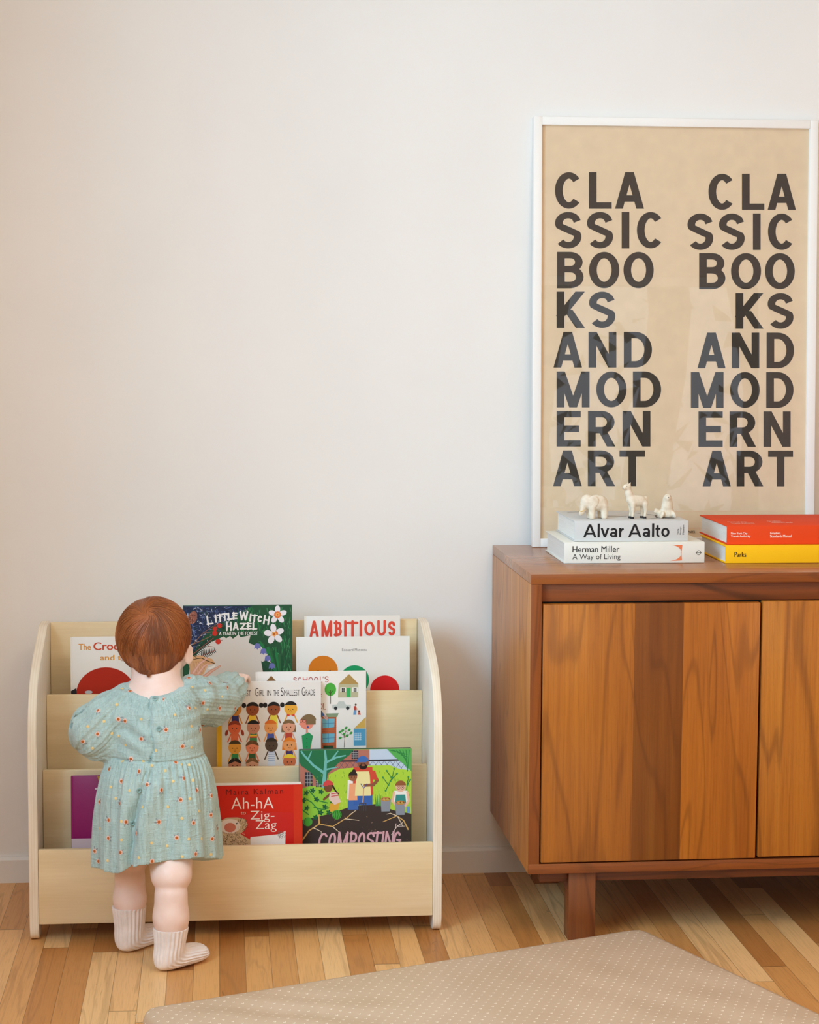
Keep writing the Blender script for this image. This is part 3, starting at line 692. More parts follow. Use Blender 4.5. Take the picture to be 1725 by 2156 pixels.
for x in (716.5, 741.5): A.rect(x, 1449.5, x + 12, 1459.5, (236, 234, 226), 2); A.rect(x + 3, 1451, x + 9, 1459.5, (60, 52, 44), 3); A.stroke([(x + 6, 1451), (x + 6, 1459.5)], .8, (220, 216, 206), 3.5); A.stroke([(x + 3, 1455), (x + 9, 1455)], .8, (220, 216, 206), 3.5)
A.poly([(699, 1486), (709, 1485.5), (713, 1479), (724, 1479), (728, 1486), (739, 1487), (739, 1493.5), (699, 1493.5)], (196, 200, 194), 1)
for x in (706.5, 732): A.ell(x, 1493.5, 3.6, 3.8, (44, 46, 50), 2)
A.ell(749, 1486.5, 2, 2.4, (84, 62, 48), 1); A.poly([(744.5, 1490), (749.5, 1489), (751, 1498), (745.5, 1498)], (190, 66, 52), 1); A.poly([(745, 1498), (750.5, 1498), (750, 1508), (743.5, 1508)], (110, 150, 190), 1)
A.stroke([(750, 1492), (755, 1500)], 1, (214, 150, 120)); A.ell(756, 1500.5, 2.2, 2.2, (120, 60, 44), 2); A.poly([(754, 1503), (758, 1503), (760, 1508), (753, 1508)], (200, 90, 70), 1)
A.poly([(685, 1504.5), (713, 1504), (709.5, 1512), (689, 1512)], (134, 152, 120), 2); A.poly([(677, 1510), (708, 1510), (707.5, 1579), (675, 1579)], (186, 98, 62), 1)
for k in range(16): A.stroke([(677, 1513 + k * 4.2), (708, 1513 + k * 4.2)], .5, (140, 66, 44), 1.5)
for y in (1515.5, 1547): A.poly([(678, y), (704.5, y), (703.5, y + 18), (679, y + 20)], (112, 176, 196), 2); A.stroke([(691, y), (691, y + 19)], .9, (70, 110, 150), 2.5); A.stroke([(679, y + 10), (704, y + 9)], .9, (70, 110, 150), 2.5)
A.rect(680, 1572.5, 701.5, 1580, (34, 66, 40), 2)
A.stroke([(676.5, 1498), (676.5, 1512)], 1.6, (60, 50, 44), 2)
A.poly([(677.5, 1501), (690, 1513), (688, 1519), (677, 1508)], (222, 214, 214), 3); A.poly([(677.5, 1501), (683, 1506), (681.5, 1511), (677, 1508)], (70, 110, 170), 3.4)
for k in range(3): A.stroke([(682 + k * .3, 1507.5 + k * 2), (689.5 - k * .5, 1514 + k * 2)], .7, (196, 70, 66), 3.4)
A.stroke([(724.5, 1577), (726, 1555), (725, 1548), (729, 1542)], 1.2, (120, 84, 54), 1)
for x, y in ((728.5, 1535.5), (716, 1544), (735, 1540), (739, 1546.5), (731, 1552), (716, 1556.5), (724, 1548.5), (721, 1541)): A.ell(x, y, 3.6, 2.6, (70, 150, 72), 2, rot=-35, n=12); A.stroke([(725.5, 1556), (x, y)], .6, (120, 84, 54), 1)
A.poly([(745, 1537), (770.2, 1513), (770.2, 1537)], (206, 166, 84), 1); A.rect(744.5, 1537.5, 770.2, 1573.5, (84, 152, 186), 1)
for k in range(4): A.stroke([(747.5 + k * 4, 1546), (747.5 + k * 4, 1562)], .8, (214, 228, 234), 2); A.stroke([(746.5, 1547 + k * 4.6), (761, 1547 + k * 4.6)], .8, (214, 228, 234), 2)
A.build('cover_print', b)
# --- 6 children in a grid, yellow spine
b, A, s = standing_book('picture_book', 462, 676, 1437, -.288, FZ[1] + .0005, .016, cv((238, 180, 30)), cv((228, 223, 218)), 'white picture book with rows of little painted children and a yellow spine, middle tier', lean=.055)
A.rect(456.5, 1438, 466, 1640, (238, 182, 28), .5)
TX = (66, 58, 56)
for word, x0, x1, tall in (('THE SMALLEST', 470, 528, 12), ('G', 537, 544, 19), ('IRL', 545.5, 556.5, 13), ('IN', 562, 571, 12), ('THE', 575.5, 587, 12), ('S', 591, 597, 19), ('MALLEST', 598, 631, 12.5), ('G', 635.5, 642.5, 19), ('RADE', 644, 663.5, 12.5)):
    A.text(word, x0, 1466.5 - tall + (0 if tall < 15 else 1.5), x1, 1466.5 + (0 if tall < 15 else .5), TX, bold=-.004)
def kid(x, y, r, skin, hair, shirt, style, dy=22):
    A.poly([(x - 7, y + r - 2), (x + 7, y + r - 2), (x + 8.5, y + r + dy), (x - 8.5, y + r + dy)], shirt, 1)
    for sg in (-1, 1): A.stroke([(x + sg * 7.5, y + r), (x + sg * 14, y + r + 16)], 2.6, skin, 1.2, caps=True)
    A.ell(x, y, r, r * 1.04, skin, 2, n=26)
    if style == 'puffs':
        for sg in (-1, 1): A.ell(x + sg * (r + 4.5), y - 8, 4.8, 5.4, hair, 1.6, n=16)
    if style == 'tails':
        for sg in (-1, 1): A.ell(x + sg * (r + 3), y + 11, 3.2, 6.5, hair, 1.6, rot=sg * -14, n=14)
    if style == 'bob': A.poly([(x - r - 1, y - 3), (x + r + 1, y - 3), (x + r + 2, y + 12), (x - r - 2, y + 12)], hair, 1.6); 
    a0, a1 = (198, 342) if style != 'cap' else (188, 352)
    if style == 'short':
        A.ell(x, y - 1, r * 1.06, r * 1.08, hair, 2.4, a0=206, a1=334)
    else:
        A.poly([(x + r * 1.05 * math.cos(math.radians(a)), y + r * 1.1 * math.sin(math.radians(a))) for a in range(a0, 271, 8)] + [(x, y - r * .55)] , hair, 2.4)
        A.poly([(x, y - r * .55)] + [(x + r * 1.05 * math.cos(math.radians(a)), y + r * 1.1 * math.sin(math.radians(a))) for a in range(270, a1 + 1, 8)], hair, 2.4)
    for sg in (-1, 1): A.ell(x + sg * 4.4, y + 1.5, 1.15, 1.2, (34, 26, 24), 3, n=10)
    A.stroke(arc(x, y + 5.5, 2.6, 2.2, 20, 160, 6), .8, (90, 40, 30), 3); A.stroke([(x, y + 2.5), (x + .6, y + 4.2)], .8, (130, 70, 50), 3)
r = 13.6
kid(495, 1494, r, (214, 140, 60), (50, 40, 36), (52, 50, 110), 'short')
kid(531.5, 1494, r, (150, 78, 44), (34, 30, 30), (240, 196, 60), 'puffs', 28); kid(576, 1494, r, (150, 78, 44), (34, 30, 30), (228, 210, 70), 'puffs', 28)
kid(612, 1494, r, (232, 168, 62), (40, 36, 34), (226, 222, 224), 'short', 26)
A.poly([(604, 1505), (612, 1508), (620, 1505), (620, 1511), (612, 1508), (604, 1511)], (214, 70, 50), 3)
kid(493.5, 1533, r, (222, 104, 66), (150, 58, 36), (222, 110, 70), 'tails', 26); kid(533, 1533, r, (196, 132, 104), (32, 30, 30), (64, 130, 80), 'short', 24)
for k, c in enumerate([(230, 190, 60), (200, 70, 50)]): A.rect(525, 1549 + k * 3, 541, 1552 + k * 3, c, 1.3)
kid(569.5, 1533, r, (232, 156, 88), (220, 112, 40), (76, 88, 160), 'short', 22); kid(607.5, 1532, r, (222, 156, 124), (126, 98, 66), (186, 70, 56), 'bob', 24)
kid(494, 1575, r, (224, 158, 62), (70, 56, 30), (56, 140, 80), 'short', 24); kid(530.5, 1575, r, (226, 132, 96), (110, 74, 44), (54, 90, 52), 'tails' if 0 else 'cap', 30)
kid(571, 1571, r, (84, 66, 54), (58, 46, 38), (214, 222, 236), 'short', 34)
for k in range(5): A.stroke([(564, 1586 + k * 4.2), (578, 1586 + k * 4.2)], 1.3, (84, 120, 180), 1.4)
kid(609, 1570, r, (232, 156, 96), (232, 128, 40), (70, 56, 110), 'bob', 22)
kid(494, 1612, r, (196, 132, 104), (36, 32, 32), (56, 140, 80), 'cap', 20); kid(530.5, 1612, r, (214, 158, 128), (124, 90, 56), (180, 90, 70), 'cap', 20)
kid(609, 1606, r, (206, 112, 70), (240, 206, 60), (90, 70, 50), 'short', 20)
# the grown-up at the right
A.poly([(635, 1552), (650, 1545), (659, 1553), (652, 1584), (638, 1584)], (44, 148, 88), 1.4); A.stroke([(637, 1556), (639, 1582)], 2.6, (226, 140, 110), 1.2); A.stroke([(656, 1556), (653, 1582)], 2.6, (226, 140, 110), 1.2)
A.stroke([(646, 1546), (646, 1536)], 4, (232, 140, 116), 1.3); A.ell(646, 1524, 15, 15, (232, 140, 116), 2); A.poly([(632, 1522), (629, 1528), (633, 1530)], (232, 140, 116), 2)
A.ell(650, 1519, 15.5, 12.5, (128, 104, 72), 2.4, a0=180, a1=360); A.rect(644, 1517, 664.5, 1528.5, (128, 104, 72), 2.4)
for x in (634, 641): A.stroke(arc(x, 1520.5, 3.2, 3.2, 0, 360, 14), .9, (120, 44, 36), 3)
A.poly([(645, 1536), (648, 1529.5), (651, 1536)], (80, 90, 160), 3)
for y in (1558, 1567, 1576): A.ell(646, y, 1.1, 1.1, (30, 60, 40), 2)
A.build('cover_print', b)
# --- 7 magenta book
b, A, s = standing_book('picture_book', 149, 300, 1635, -.372, FZ[2] + .0005, .012, cv((150, 6, 104)), cv((148, 2, 100)), 'magenta picture book with a pale bottom band, left end of the lowest tier', lean=.05)
A.rect(149.6, 1768, 300, 1850, (222, 200, 206), 1)
A.poly([(204, 1633.5), (209.5, 1626.5 + 9), (216, 1642), (209, 1650)], (190, 150, 40), 1)
A.stroke([(200, 1662), (230, 1662)], 3.6, (236, 214, 226), 1)
A.build('cover_print', b)
# --- 8 red book
b, A, s = standing_book('picture_book', 447, 637, 1654.5, -.405, FZ[2] + .0005, .013, cv((190, 20, 14)), cv((198, 16, 10)), 'bright red picture book with white hand lettering at the front of the lowest tier', lean=.09, back=cv((226, 224, 226)), pages_top=-.004)
A.poly([(447.5, 1655.5), (636.5, 1655.5), (636.5, 1715), (560, 1712), (447.5, 1725)], (204, 36, 16), .6)
A.rect(618, 1656, 636.6, 1850, (208, 52, 24), .8)
A.text('Maira Kalman', 476, 1662.5, 596, 1674, (70, 24, 20), 1.4, bold=-.006, spacing=1.25)
for wd, x0, x1, y0, y1 in (('Ah-hA', 487, 576, 1680.5, 1704.5), ('to', 506.5, 517, 1710, 1716), ('Zig-', 527, 577.5, 1709, 1733), ('Zag', 537.5, 582, 1729, 1754)):
    A.text(wd, x0, y0, x1, y1, (240, 226, 214), 1.6, bold=-.008)
A.poly([(455, 1790), (456, 1745), (463, 1729), (478, 1722), (500, 1722), (516, 1726), (521, 1737), (514, 1750), (505, 1757), (527, 1770), (527, 1790)], (196, 168, 132), 2)
A.ell(484, 1740, 22, 15, (222, 204, 192), 2.4); A.ell(484, 1743, 12, 10, (196, 110, 90), 2.8); A.ell(498, 1735, 1.6, 1.6, (40, 30, 26), 3)
A.poly([(527, 1764), (588, 1759), (601, 1752), (600, 1790), (524, 1790)], (232, 222, 214), 2.2)
for _ in range(420):
    x, y = random.uniform(457, 526), random.uniform(1752, 1788)
    if random.random() < .22: x, y = random.uniform(500, 520), random.uniform(1724, 1750)
    if x > 527 - (1788 - y) * .4 and y > 1752: continue
    a = random.uniform(0, 3.14); A.stroke([(x, y), (x + 3 * math.cos(a), y + 3 * math.sin(a))], .8, random.choice([(70, 52, 40), (120, 92, 66), (214, 190, 156)]), 2.6)
for _ in range(40):
    x, y = random.uniform(584, 600), random.uniform(1754, 1768); A.stroke([(x, y), (x + 2.4, y - 2)], .7, (110, 100, 92), 2.6)
A.build('cover_print', b)
# --- 9 gardening book
b, A, s = standing_book('picture_book', 630, 867, 1579.5, -.376, FZ[2] + .0005, .017, cv((44, 96, 70)), cv((120, 170, 60)), 'picture book showing gardeners over dark soil with pink lettering, right end of the lowest tier', lean=.05, back=cv((46, 70, 48)))
X0, Y0, X1 = 630.5, 1580, 866.5
A.rect(X0, Y0, X1, 1840, (158, 196, 60), .5)
A.poly([(X0, Y0), (X1, Y0), (X1, 1630), (X0, 1660)], (190, 206, 224), .8)
A.poly([(X0, Y0), (778, Y0), (778, 1612), (740, 1640), (X0, 1662)], (176, 112, 96), 1)
for x, y, w, h in ((642, 1626, 16, 30), (665, 1640, 12, 18), (740, 1582, 14, 18)):
    A.rect(x, y, x + w, y + h, (52, 52, 60), 1.4)
    for k in range(1, 3): A.stroke([(x + w * k / 3, y), (x + w * k / 3, y + h)], .8, (180, 180, 184), 1.8)
    for k in range(1, 4): A.stroke([(x, y + h * k / 4), (x + w, y + h * k / 4)], .8, (180, 180, 184), 1.8)
for k in range(14): A.stroke([(700 + k * 12, 1606), (688 + k * 12, 1622)], .8, (74, 82, 104), 1.6); A.stroke([(690 + k * 12, 1606), (702 + k * 12, 1622)], .8, (74, 82, 104), 1.6)
A.stroke([(715, 1604), (866, 1603)], 3.4, (52, 48, 56), 1.9)
A.poly([(690, 1690), (692, 1632), (715, 1620), (745, 1618), (780, 1614), (820, 1614), (840, 1622), (X1, 1626), (X1, 1720), (X0, 1735), (X0, 1662), (660, 1656)], (172, 208, 64), 2.1)
for _ in range(260):
    x, y = random.uniform(650, 864), random.uniform(1630, 1712); A.stroke([(x, y), (x + random.uniform(-1, 1), y - 5)], .7, random.choice([(130, 182, 50), (200, 222, 90), (92, 158, 52)]), 2.3)
A.poly([(X0, Y0), (745, Y0), (735, 1592), (712, 1608), (690, 1630), (686, 1655), (672, 1652), (658, 1630), (634, 1612), (X0, 1604)], (38, 112, 72), 2.4)
for P, w in (([(681, 1660), (684, 1625), (686, 1600), (684, 1580.5)], 8), ([(682, 1628), (660, 1612), (640, 1590), (634, 1581)], 6), ([(686, 1606), (708, 1596), (728, 1592)], 5), ([(682, 1622), (712, 1616)], 4), ([(648, 1600), (656, 1582)], 4), ([(700, 1598), (712, 1582)], 4)): A.stroke(P, w, (110, 182, 176), 2.7, w1=w * .5)
A.poly([(815, Y0), (X1, Y0), (X1, 1628), (850, 1612), (830, 1596)], (86, 170, 84), 2.6)
for k in range(7): A.stroke([(820 + k * 7, 1582), (858, 1592 + k * 6)], 1.6, (48, 130, 66), 2.8)
A.poly([(X0, 1728), (690, 1716), (740, 1700), (790, 1696), (830, 1710), (X1, 1718), (X1, 1842), (X0, 1842)], (64, 52, 48), 2.5)
for _ in range(120):
    x, y = random.uniform(640, 862), random.uniform(1722, 1790); A.ell(x, y, 1.6, .8, random.choice([(96, 78, 66), (44, 36, 36), (140, 110, 84)]), 2.7, rot=random.uniform(0, 180), n=8)
A.poly([(X0, 1662), (655, 1655), (690, 1672), (712, 1690), (706, 1720), (670, 1726), (X0, 1730)], (140, 196, 64), 2.7)
for P in ([(640, 1680), (656, 1690), (670, 1706), (672, 1730)], [(650, 1664), (668, 1686), (690, 1692)], [(700, 1700), (680, 1706), (660, 1700)], [(636, 1705), (650, 1716)]): A.stroke(P, 2.4, (50, 130, 60), 3)
for x, y in ((645, 1670), (658, 1665), (676, 1668), (666, 1684), (646, 1702), (684, 1700), (675, 1712), (664, 1722), (692, 1712), (700, 1688), (639, 1686)):
    for k in range(5): a = k * 1.257; A.ell(x + 3.2 * math.cos(a), y + 3.2 * math.sin(a), 3, 1.8, (28, 92, 56), 3.2, rot=math.degrees(a), n=10)
for x, y, q in ((648, 1731, 9.5), (709, 1717, 10)):
    A.ell(x, y, q, q, (76, 166, 62), 3.4)
    for k in (-1.2, -.4, .4, 1.2): A.stroke([(x + k * q * .4, y - q * .85), (x + k * q * .68, y), (x + k * q * .4, y + q * .85)], 1.2, (36, 100, 48), 3.7)
for P, w in (([(632, 1776), (650, 1750), (672, 1736), (700, 1742), (730, 1724), (744, 1712)], 3), ([(700, 1742), (716, 1756), (712, 1762)], 2), ([(726, 1726), (756, 1730)], 2), ([(736, 1718), (750, 1708)], 2), ([(660, 1744), (676, 1752), (676, 1760)], 2), ([(672, 1736), (671, 1716)], 4), ([(860, 1752), (850, 1732), (836, 1722), (806, 1734)], 3), ([(836, 1722), (822, 1716), (814, 1718)], 2), ([(838, 1724), (848, 1744)], 2)): A.stroke(P, w, (214, 168, 96) if w > 2 else (226, 206, 176), 3, w1=w * .5)
def gardener(x, y, r, skin, hat, hatc, shirt, bib, wide, hgt, legs):
    A.poly([(x - wide, y + r * .8), (x + wide, y + r * .8), (x + wide * 1.1, y + hgt), (x - wide * 1.1, y + hgt)], shirt, 3)
    A.poly([(x - wide * .7, y + r * 1.6), (x + wide * .7, y + r * 1.6), (x + wide * .85, y + hgt + 2), (x - wide * .85, y + hgt + 2)], bib, 3.3)
    if legs: A.rect(x - wide, y + hgt, x + wide, y + hgt + 22, legs, 2.9)
    A.ell(x, y, r, r * 1.08, skin, 3.5); A.ell(x, y - r * .25, r * 1.06, r, hatc, 3.8, a0=180, a1=360)
    if hat: A.poly([(x - r * 1.7, y - r * .1), (x + r * .6, y - r * .5), (x + r * .6, y - r * .1)], hatc, 3.9)
    for sg in (-1, 1): A.ell(x + sg * r * .36, y + r * .12, .9, 1, (30, 24, 22), 4, n=8)
gardener(764, 1608, 11.5, (140, 88, 62), True, (60, 108, 178), (206, 76, 56), (234, 222, 158), 20, 68, (58, 98, 170))
A.ell(764.5, 1616, 8.6, 6, (36, 28, 26), 4.1); A.ell(764.5, 1613, 4, 2.2, (140, 88, 62), 4.3)
A.stroke([(785, 1630), (794, 1646), (786, 1655), (768, 1656)], 9, (140, 88, 62), 4, w1=6, caps=True); A.poly([(776, 1622), (790, 1626), (796, 1646), (780, 1642)], (206, 76, 56), 4.2)
A.stroke([(766, 1656), (764, 1692)], 2.4, (216, 168, 130), 4.3); A.stroke([(759, 1652), (766, 1662), (773, 1652)], 1.8, (56, 90, 160), 4.4)
for k in range(4): A.stroke([(757 + k * 4.4, 1694), (757 + k * 4.4, 1710)], 1.6, (70, 68, 72), 4.3)
A.stroke([(757, 1694), (771, 1694)], 1.6, (70, 68, 72), 4.3)
gardener(743, 1637, 9, (150, 96, 66), False, (48, 38, 36), (236, 232, 226), (238, 164, 120), 11, 48, (64, 104, 170))
A.ell(745, 1625.5, 4, 4, (48, 38, 36), 3.9)
A.ell(691, 1659, 9, 10, (120, 74, 52), 3.6); A.ell(691, 1654, 11, 10, (208, 72, 72), 3.9, a0=180, a1=360); A.poly([(676, 1656), (690, 1650), (690, 1656)], (208, 72, 72), 3.9); A.stroke([(698, 1652), (706, 1666), (713, 1674)], 4, (36, 30, 30), 3.4, w1=2)
A.poly([(694, 1670), (708, 1668), (718, 1690), (704, 1696), (692, 1684)], (226, 196, 186), 3.3)
for k in range(4): A.stroke([(697, 1673 + k * 5), (714, 1671 + k * 5)], 1.8, (198, 84, 78), 3.6)
A.poly([(694, 1694), (716, 1690), (712, 1706), (692, 1712)], (222, 166, 60), 3.4); A.stroke([(694, 1674), (682, 1684)], 5, (120, 74, 52), 3.7, caps=True)
for P in ([(812, 1668), (826, 1640), (830, 1622)], [(818, 1656), (806, 1640)], [(822, 1648), (836, 1632)], [(824, 1640), (814, 1626)], [(856, 1668), (860, 1640)], [(858, 1656), (864, 1646)]):
    A.stroke(P, 1.6, (46, 112, 60), 2.9)
    for q in P: A.ell(q[0], q[1], 2.2, 2.2, (60, 140, 80), 3, n=8)
gardener(843.5, 1660, 10.5, (232, 182, 156), False, (150, 90, 56), (238, 234, 224), (54, 140, 132), 14, 34, None)
for x in (839.5, 847.5): A.stroke(arc(x, 1662, 3.4, 3.4, 0, 360, 12), .8, (120, 70, 60), 4.2)
for x0, y0 in ((801, 1686), (832, 1694)):
    A.poly([(x0, y0), (x0 + 22, y0), (x0 + 20, y0 + 26), (x0 + 2, y0 + 26)], (140, 144, 154), 3.8); A.ell(x0 + 11, y0, 10, 4.6, (190, 132, 74), 3.9)
    for k in range(7): A.ell(x0 + 4 + k * 2.4, y0 - 1 + (k % 3), 1.8, 1.2, [(120, 70, 40), (214, 170, 90), (160, 190, 80)][k % 3], 4.1, rot=40 * k, n=8)
A.stroke([(830, 1672), (826, 1690), (834, 1700)], 5, (232, 182, 156), 4.1, caps=True); A.stroke([(858, 1672), (861, 1690), (854, 1700)], 5, (232, 182, 156), 4.1, caps=True)
A.poly([(856, 1702), (863, 1702), (864, 1716), (857, 1716)], (110, 150, 200), 3.6)
for k in range(5): A.stroke([(792 + k * 3, 1700), (790 + k * 4, 1674 + 3 * abs(k - 2))], 3, (70, 150, 70), 3.1, w1=1)
A.stroke([(824, 1762), (836, 1744), (848, 1736)], 1.4, (226, 206, 196), 4); A.stroke([(836, 1744), (852, 1744)], 1.2, (226, 206, 196), 4); A.stroke([(832, 1750), (834, 1738)], 1.2, (226, 206, 196), 4)
PK = (226, 170, 176)
for ch, x0, x1 in (('C', 668, 688), ('O', 689, 705), ('M', 708, 730), ('P', 734, 749), ('O', 751, 767), ('S', 769, 786), ('T', 783, 799), ('I', 801, 806), ('N', 808, 827), ('G', 826, 842)): A.letter(ch, x0, x1, 1755, 1789, PK, 4.4, 4.4, 4.4, caps=True, slant=.12)
A.build('cover_print', b)
# white sheets of a thin book behind the red one
# ------------------------------------------------------------------ books lying on the sideboard
def lying_book(name, label, u0, v0, u1, w, d, t, z, cover, group, rot=0.0, spine_round=False):
    """hardback lying flat, spine towards the room; (u0,v0) = photo point of the spine's lower left corner"""
    a = at_z(u0, v0, z)
    r = empty(name, (a.x, a.y, z), (0, 0, rot), label, 'book', group)
    c = .0026; bm = bmesh.new()
    add_box(bm, 0, w, .004, d, 0, c, .0008); add_box(bm, 0, w, .004, d, t - c, t, .0008)
    add_box(bm, 0, w, 0, c, .0003, t - .0003, .001)
    add_box(bm, 0, w, c * .6, .006, .0006, .0018); add_box(bm, 0, w, c * .6, .006, t - .0018, t - .0006)
    bm_obj('cover', bm, cover, r)
    bm = bmesh.new(); add_prism(bm, [(c + .0002, c), (c + .001, t / 2), (c + .0002, t - c), (d - .004, t - c), (d - .006, t / 2), (d - .004, c)], 'x', .0035, w - .0035)
    bm_obj('pages', bm, M_PAGEF, r)
    s = w / (u1 - u0)
    return r, Art(lambda u, v, L: ((u - u0) * s, -L, t - (v - v0) * s)), s, a
G2 = 'large hardbacks lying on the sideboard'
EPS = .0004
Z0 = CZT + EPS
# cream book
b, A, s, a = lying_book('hardback_book', 'thick cream hardback with an orange curved mark on its spine, under a grey book', 1188, 1187, 1484.5, at_z(1484.5, 1185.5, Z0).x - at_z(1188, 1187, Z0).x, .243, .0445, Z0, cv((232, 228, 216), .45), G2)
V1 = 1187; s_ = s
A = Art(lambda u, v, L: ((u - 1188) * s_, -L, (1187 - v) * s_))
DK = (40, 38, 38)
A.text('Herman Miller', 1205.5, 1150.3, 1304, 1163.5, DK, bold=.009)
A.text('A Way of Living', 1205.5, 1167, 1306.5, 1181.5, (56, 52, 52), bold=-.002)
A.poly([(1411, 1149)] + [(1411 + 24.5 * math.sin(math.radians(t_)) , 1165.5 - 16.5 * math.cos(math.radians(t_))) for t_ in range(10, 171, 10)] + [(1411, 1182.5), (1436.5, 1181.5), (1434, 1165.5), (1437, 1149.3)], (232, 126, 82), 1)
A.stroke(arc(1472, 1165.5, 4.3, 4.6, 0, 360, 20), 1, (70, 66, 66)); A.stroke([(1465.5, 1165.5), (1479, 1165.5)], 1, (70, 66, 66))
A.build('spine_print', b.children[0])
ZA = Z0 + .0445 + EPS
# grey book
b2, A, s, a = lying_book('hardback_book', 'thick pale grey hardback with large black lettering, carrying three carved animals', 1209.5, 1140.5, 1447.5, at_z(1447.5, 1138.5, ZA).x - at_z(1209.5, 1140.5, ZA).x, .232, .0435, ZA, cv((206, 205, 202), .5, False), G2)
s2 = s; A = Art(lambda u, v, L: ((u - 1209.5) * s2, -L, (1140.5 - v) * s2))
TB, BB = 1105, 1131.6
for ch, x0, x1, tall in (('A', 1228, 1255.5, 1), ('l', 1257.8, 1262.2, 1.06), ('v', 1264.2, 1282, .72), ('a', 1283.5, 1299, .72), ('r', 1302.5, 1313, .72), ('A', 1321.8, 1349.5, 1), ('a', 1352, 1367.5, .72), ('l', 1371.6, 1376, 1.06), ('t', 1378.6, 1389, .72), ('o', 1391, 1408.2, .72)):
    A.letter(ch, x0, x1, BB - (BB - TB) * tall, BB, (34, 33, 34), 4.6, 4.0)
for k, wd in enumerate(('Vitra', 'Design', 'Museum')):
    lens = (12, 16, 20)[k]; A.text(wd, 1426 + k * 5.6 - lens / 2, 1127 - lens / 2 - 1.8, 1426 + k * 5.6 + lens / 2, 1127 - lens / 2 + 1.8, (60, 58, 60), bold=.01, rot=-90)
A.build('spine_print', b2.children[0])
tp = b2.children[0]
A = Art(lambda x, y, L: (x, y, .0435 + L))
sh = (74, 72, 72)
A.stroke([(.02, .20), (.06, .205), (.075, .17), (.10, .165)], .004, sh); A.stroke([(.10, .165), (.075, .12), (.13, .09)], .004, sh); A.stroke([(.17, .17), (.20, .12), (.19, .06), (.225, .05)], .005, sh); A.stroke([(.19, .06), (.16, .035)], .004, sh)
A.build('cover_print', tp)
ZT = ZA + .0435
# yellow and red-orange books at the right
pw = .30
b3, A, s, a = lying_book('hardback_book', 'yellow hardback lying under an orange red book on the sideboard', 1527.5, 1186.5, 1830, pw, .225, .0375, Z0, cv((250, 188, 16), .6, True), G2)
s3 = s; A = Art(lambda u, v, L: ((u - 1527.5) * .000984, -L, (1186.5 - v) * .000984))
A.text('Parks', 1547.5, 1161.8, 1573, 1172.6, (44, 38, 30), bold=.03); A.build('spine_print', b3.children[0])
ZN = Z0 + .0375 + EPS
b4, A, s, a = lying_book('hardback_book', 'orange red hardback with small white lettering, lying on a yellow book', 1530.5, 1147, 1835, .302, .243, .0405, ZN, cv((226, 70, 22), .6, True), G2)
A = Art(lambda u, v, L: ((u - 1530.5) * .00099, -L, (1147 - v) * .00099))
for wd, x0, x1, y in (('New York City', 1539.5, 1575, 1120.3), ('Transit Authority', 1539.5, 1582, 1126.3), ('Graphics', 1625, 1647.5, 1120), ('Standards Manual', 1625, 1671.5, 1126)):
    A.text(wd, x0, y, x1, y + 5.8, (250, 226, 214), bold=.03)
A.build('spine_print', b4.children[0])
A = Art(lambda x, y, L: (x, y, .0405 + L))
for k in range(2):
    A.text(('New York City', 'Transit Authority')[k], .022, .085 - k * .026, .062 + k * .01, .063 - k * .026, (246, 196, 178), bold=.02)
    A.text(('Graphics', 'Standards Manual')[k], .112, .10 - k * .026, .142 + k * .016, .078 - k * .026, (246, 196, 178), bold=.02)
A.build('cover_print', b4.children[0])
# ------------------------------------------------------------------ smooth solids from distance fields
class Field:
    def __init__(s, lo, hi, h):
        s.lo = np.array(lo, np.float32); s.h = h; n = [int(math.ceil((b - a) / h)) + 1 for a, b in zip(lo, hi)]
        ax = [np.float32(lo[i]) + np.arange(n[i], dtype=np.float32) * np.float32(h) for i in range(3)]
        s.X, s.Y, s.Z = np.meshgrid(*ax, indexing='ij', sparse=True); s.D = np.full(n, 1.0, np.float32)
    def ell(s, c, r, R=None):
        """ellipsoid; R = rows of local axes"""
        x, y, z = s.X - c[0], s.Y - c[1], s.Z - c[2]
        if R is not None:
            R = np.array(R, np.float32); x, y, z = [R[i][0] * x + R[i][1] * y + R[i][2] * z for i in range(3)]
        k0 = np.sqrt((x / r[0]) ** 2 + (y / r[1]) ** 2 + (z / r[2]) ** 2) + 1e-9
        k1 = np.sqrt((x / r[0] ** 2) ** 2 + (y / r[1] ** 2) ** 2 + (z / r[2] ** 2) ** 2) + 1e-9
        return (k0 * (k0 - 1) / k1).astype(np.float32)
    def cap(s, a, b, ra, rb):
        a = np.array(a, np.float32); d = np.array(b, np.float32) - a; L = float(d @ d) + 1e-12
        x, y, z = s.X - a[0], s.Y - a[1], s.Z - a[2]
        t = np.clip((x * d[0] + y * d[1] + z * d[2]) / L, 0, 1)
        return (np.sqrt((x - t * d[0]) ** 2 + (y - t * d[1]) ** 2 + (z - t * d[2]) ** 2) - (ra + (rb - ra) * t)).astype(np.float32)
    def add(s, d, k=0.0): s.D = smin(s.D, d, k)
    def sub(s, d, k=0.0): s.D = -smin(-s.D, d, k)
    def chain(s, pts, k=.01, kk=None):
        """round cones through (x,y,z,r)"""
        o = None
        for a, b in zip(pts, pts[1:]):
            d = s.cap(a[:3], b[:3], a[3], b[3]); o = d if o is None else smin(o, d, k)
        s.add(o, k if kk is None else kk)
    def mesh(s, name, relax=1):
        return net_mesh(name, *surface_net(s.D, s.lo, s.h, relax))
def smin(a, b, k):
    if k <= 0: return np.minimum(a, b)
    h = np.maximum(k - np.abs(a - b), 0) / k; return np.minimum(a, b) - h * h * k * .25
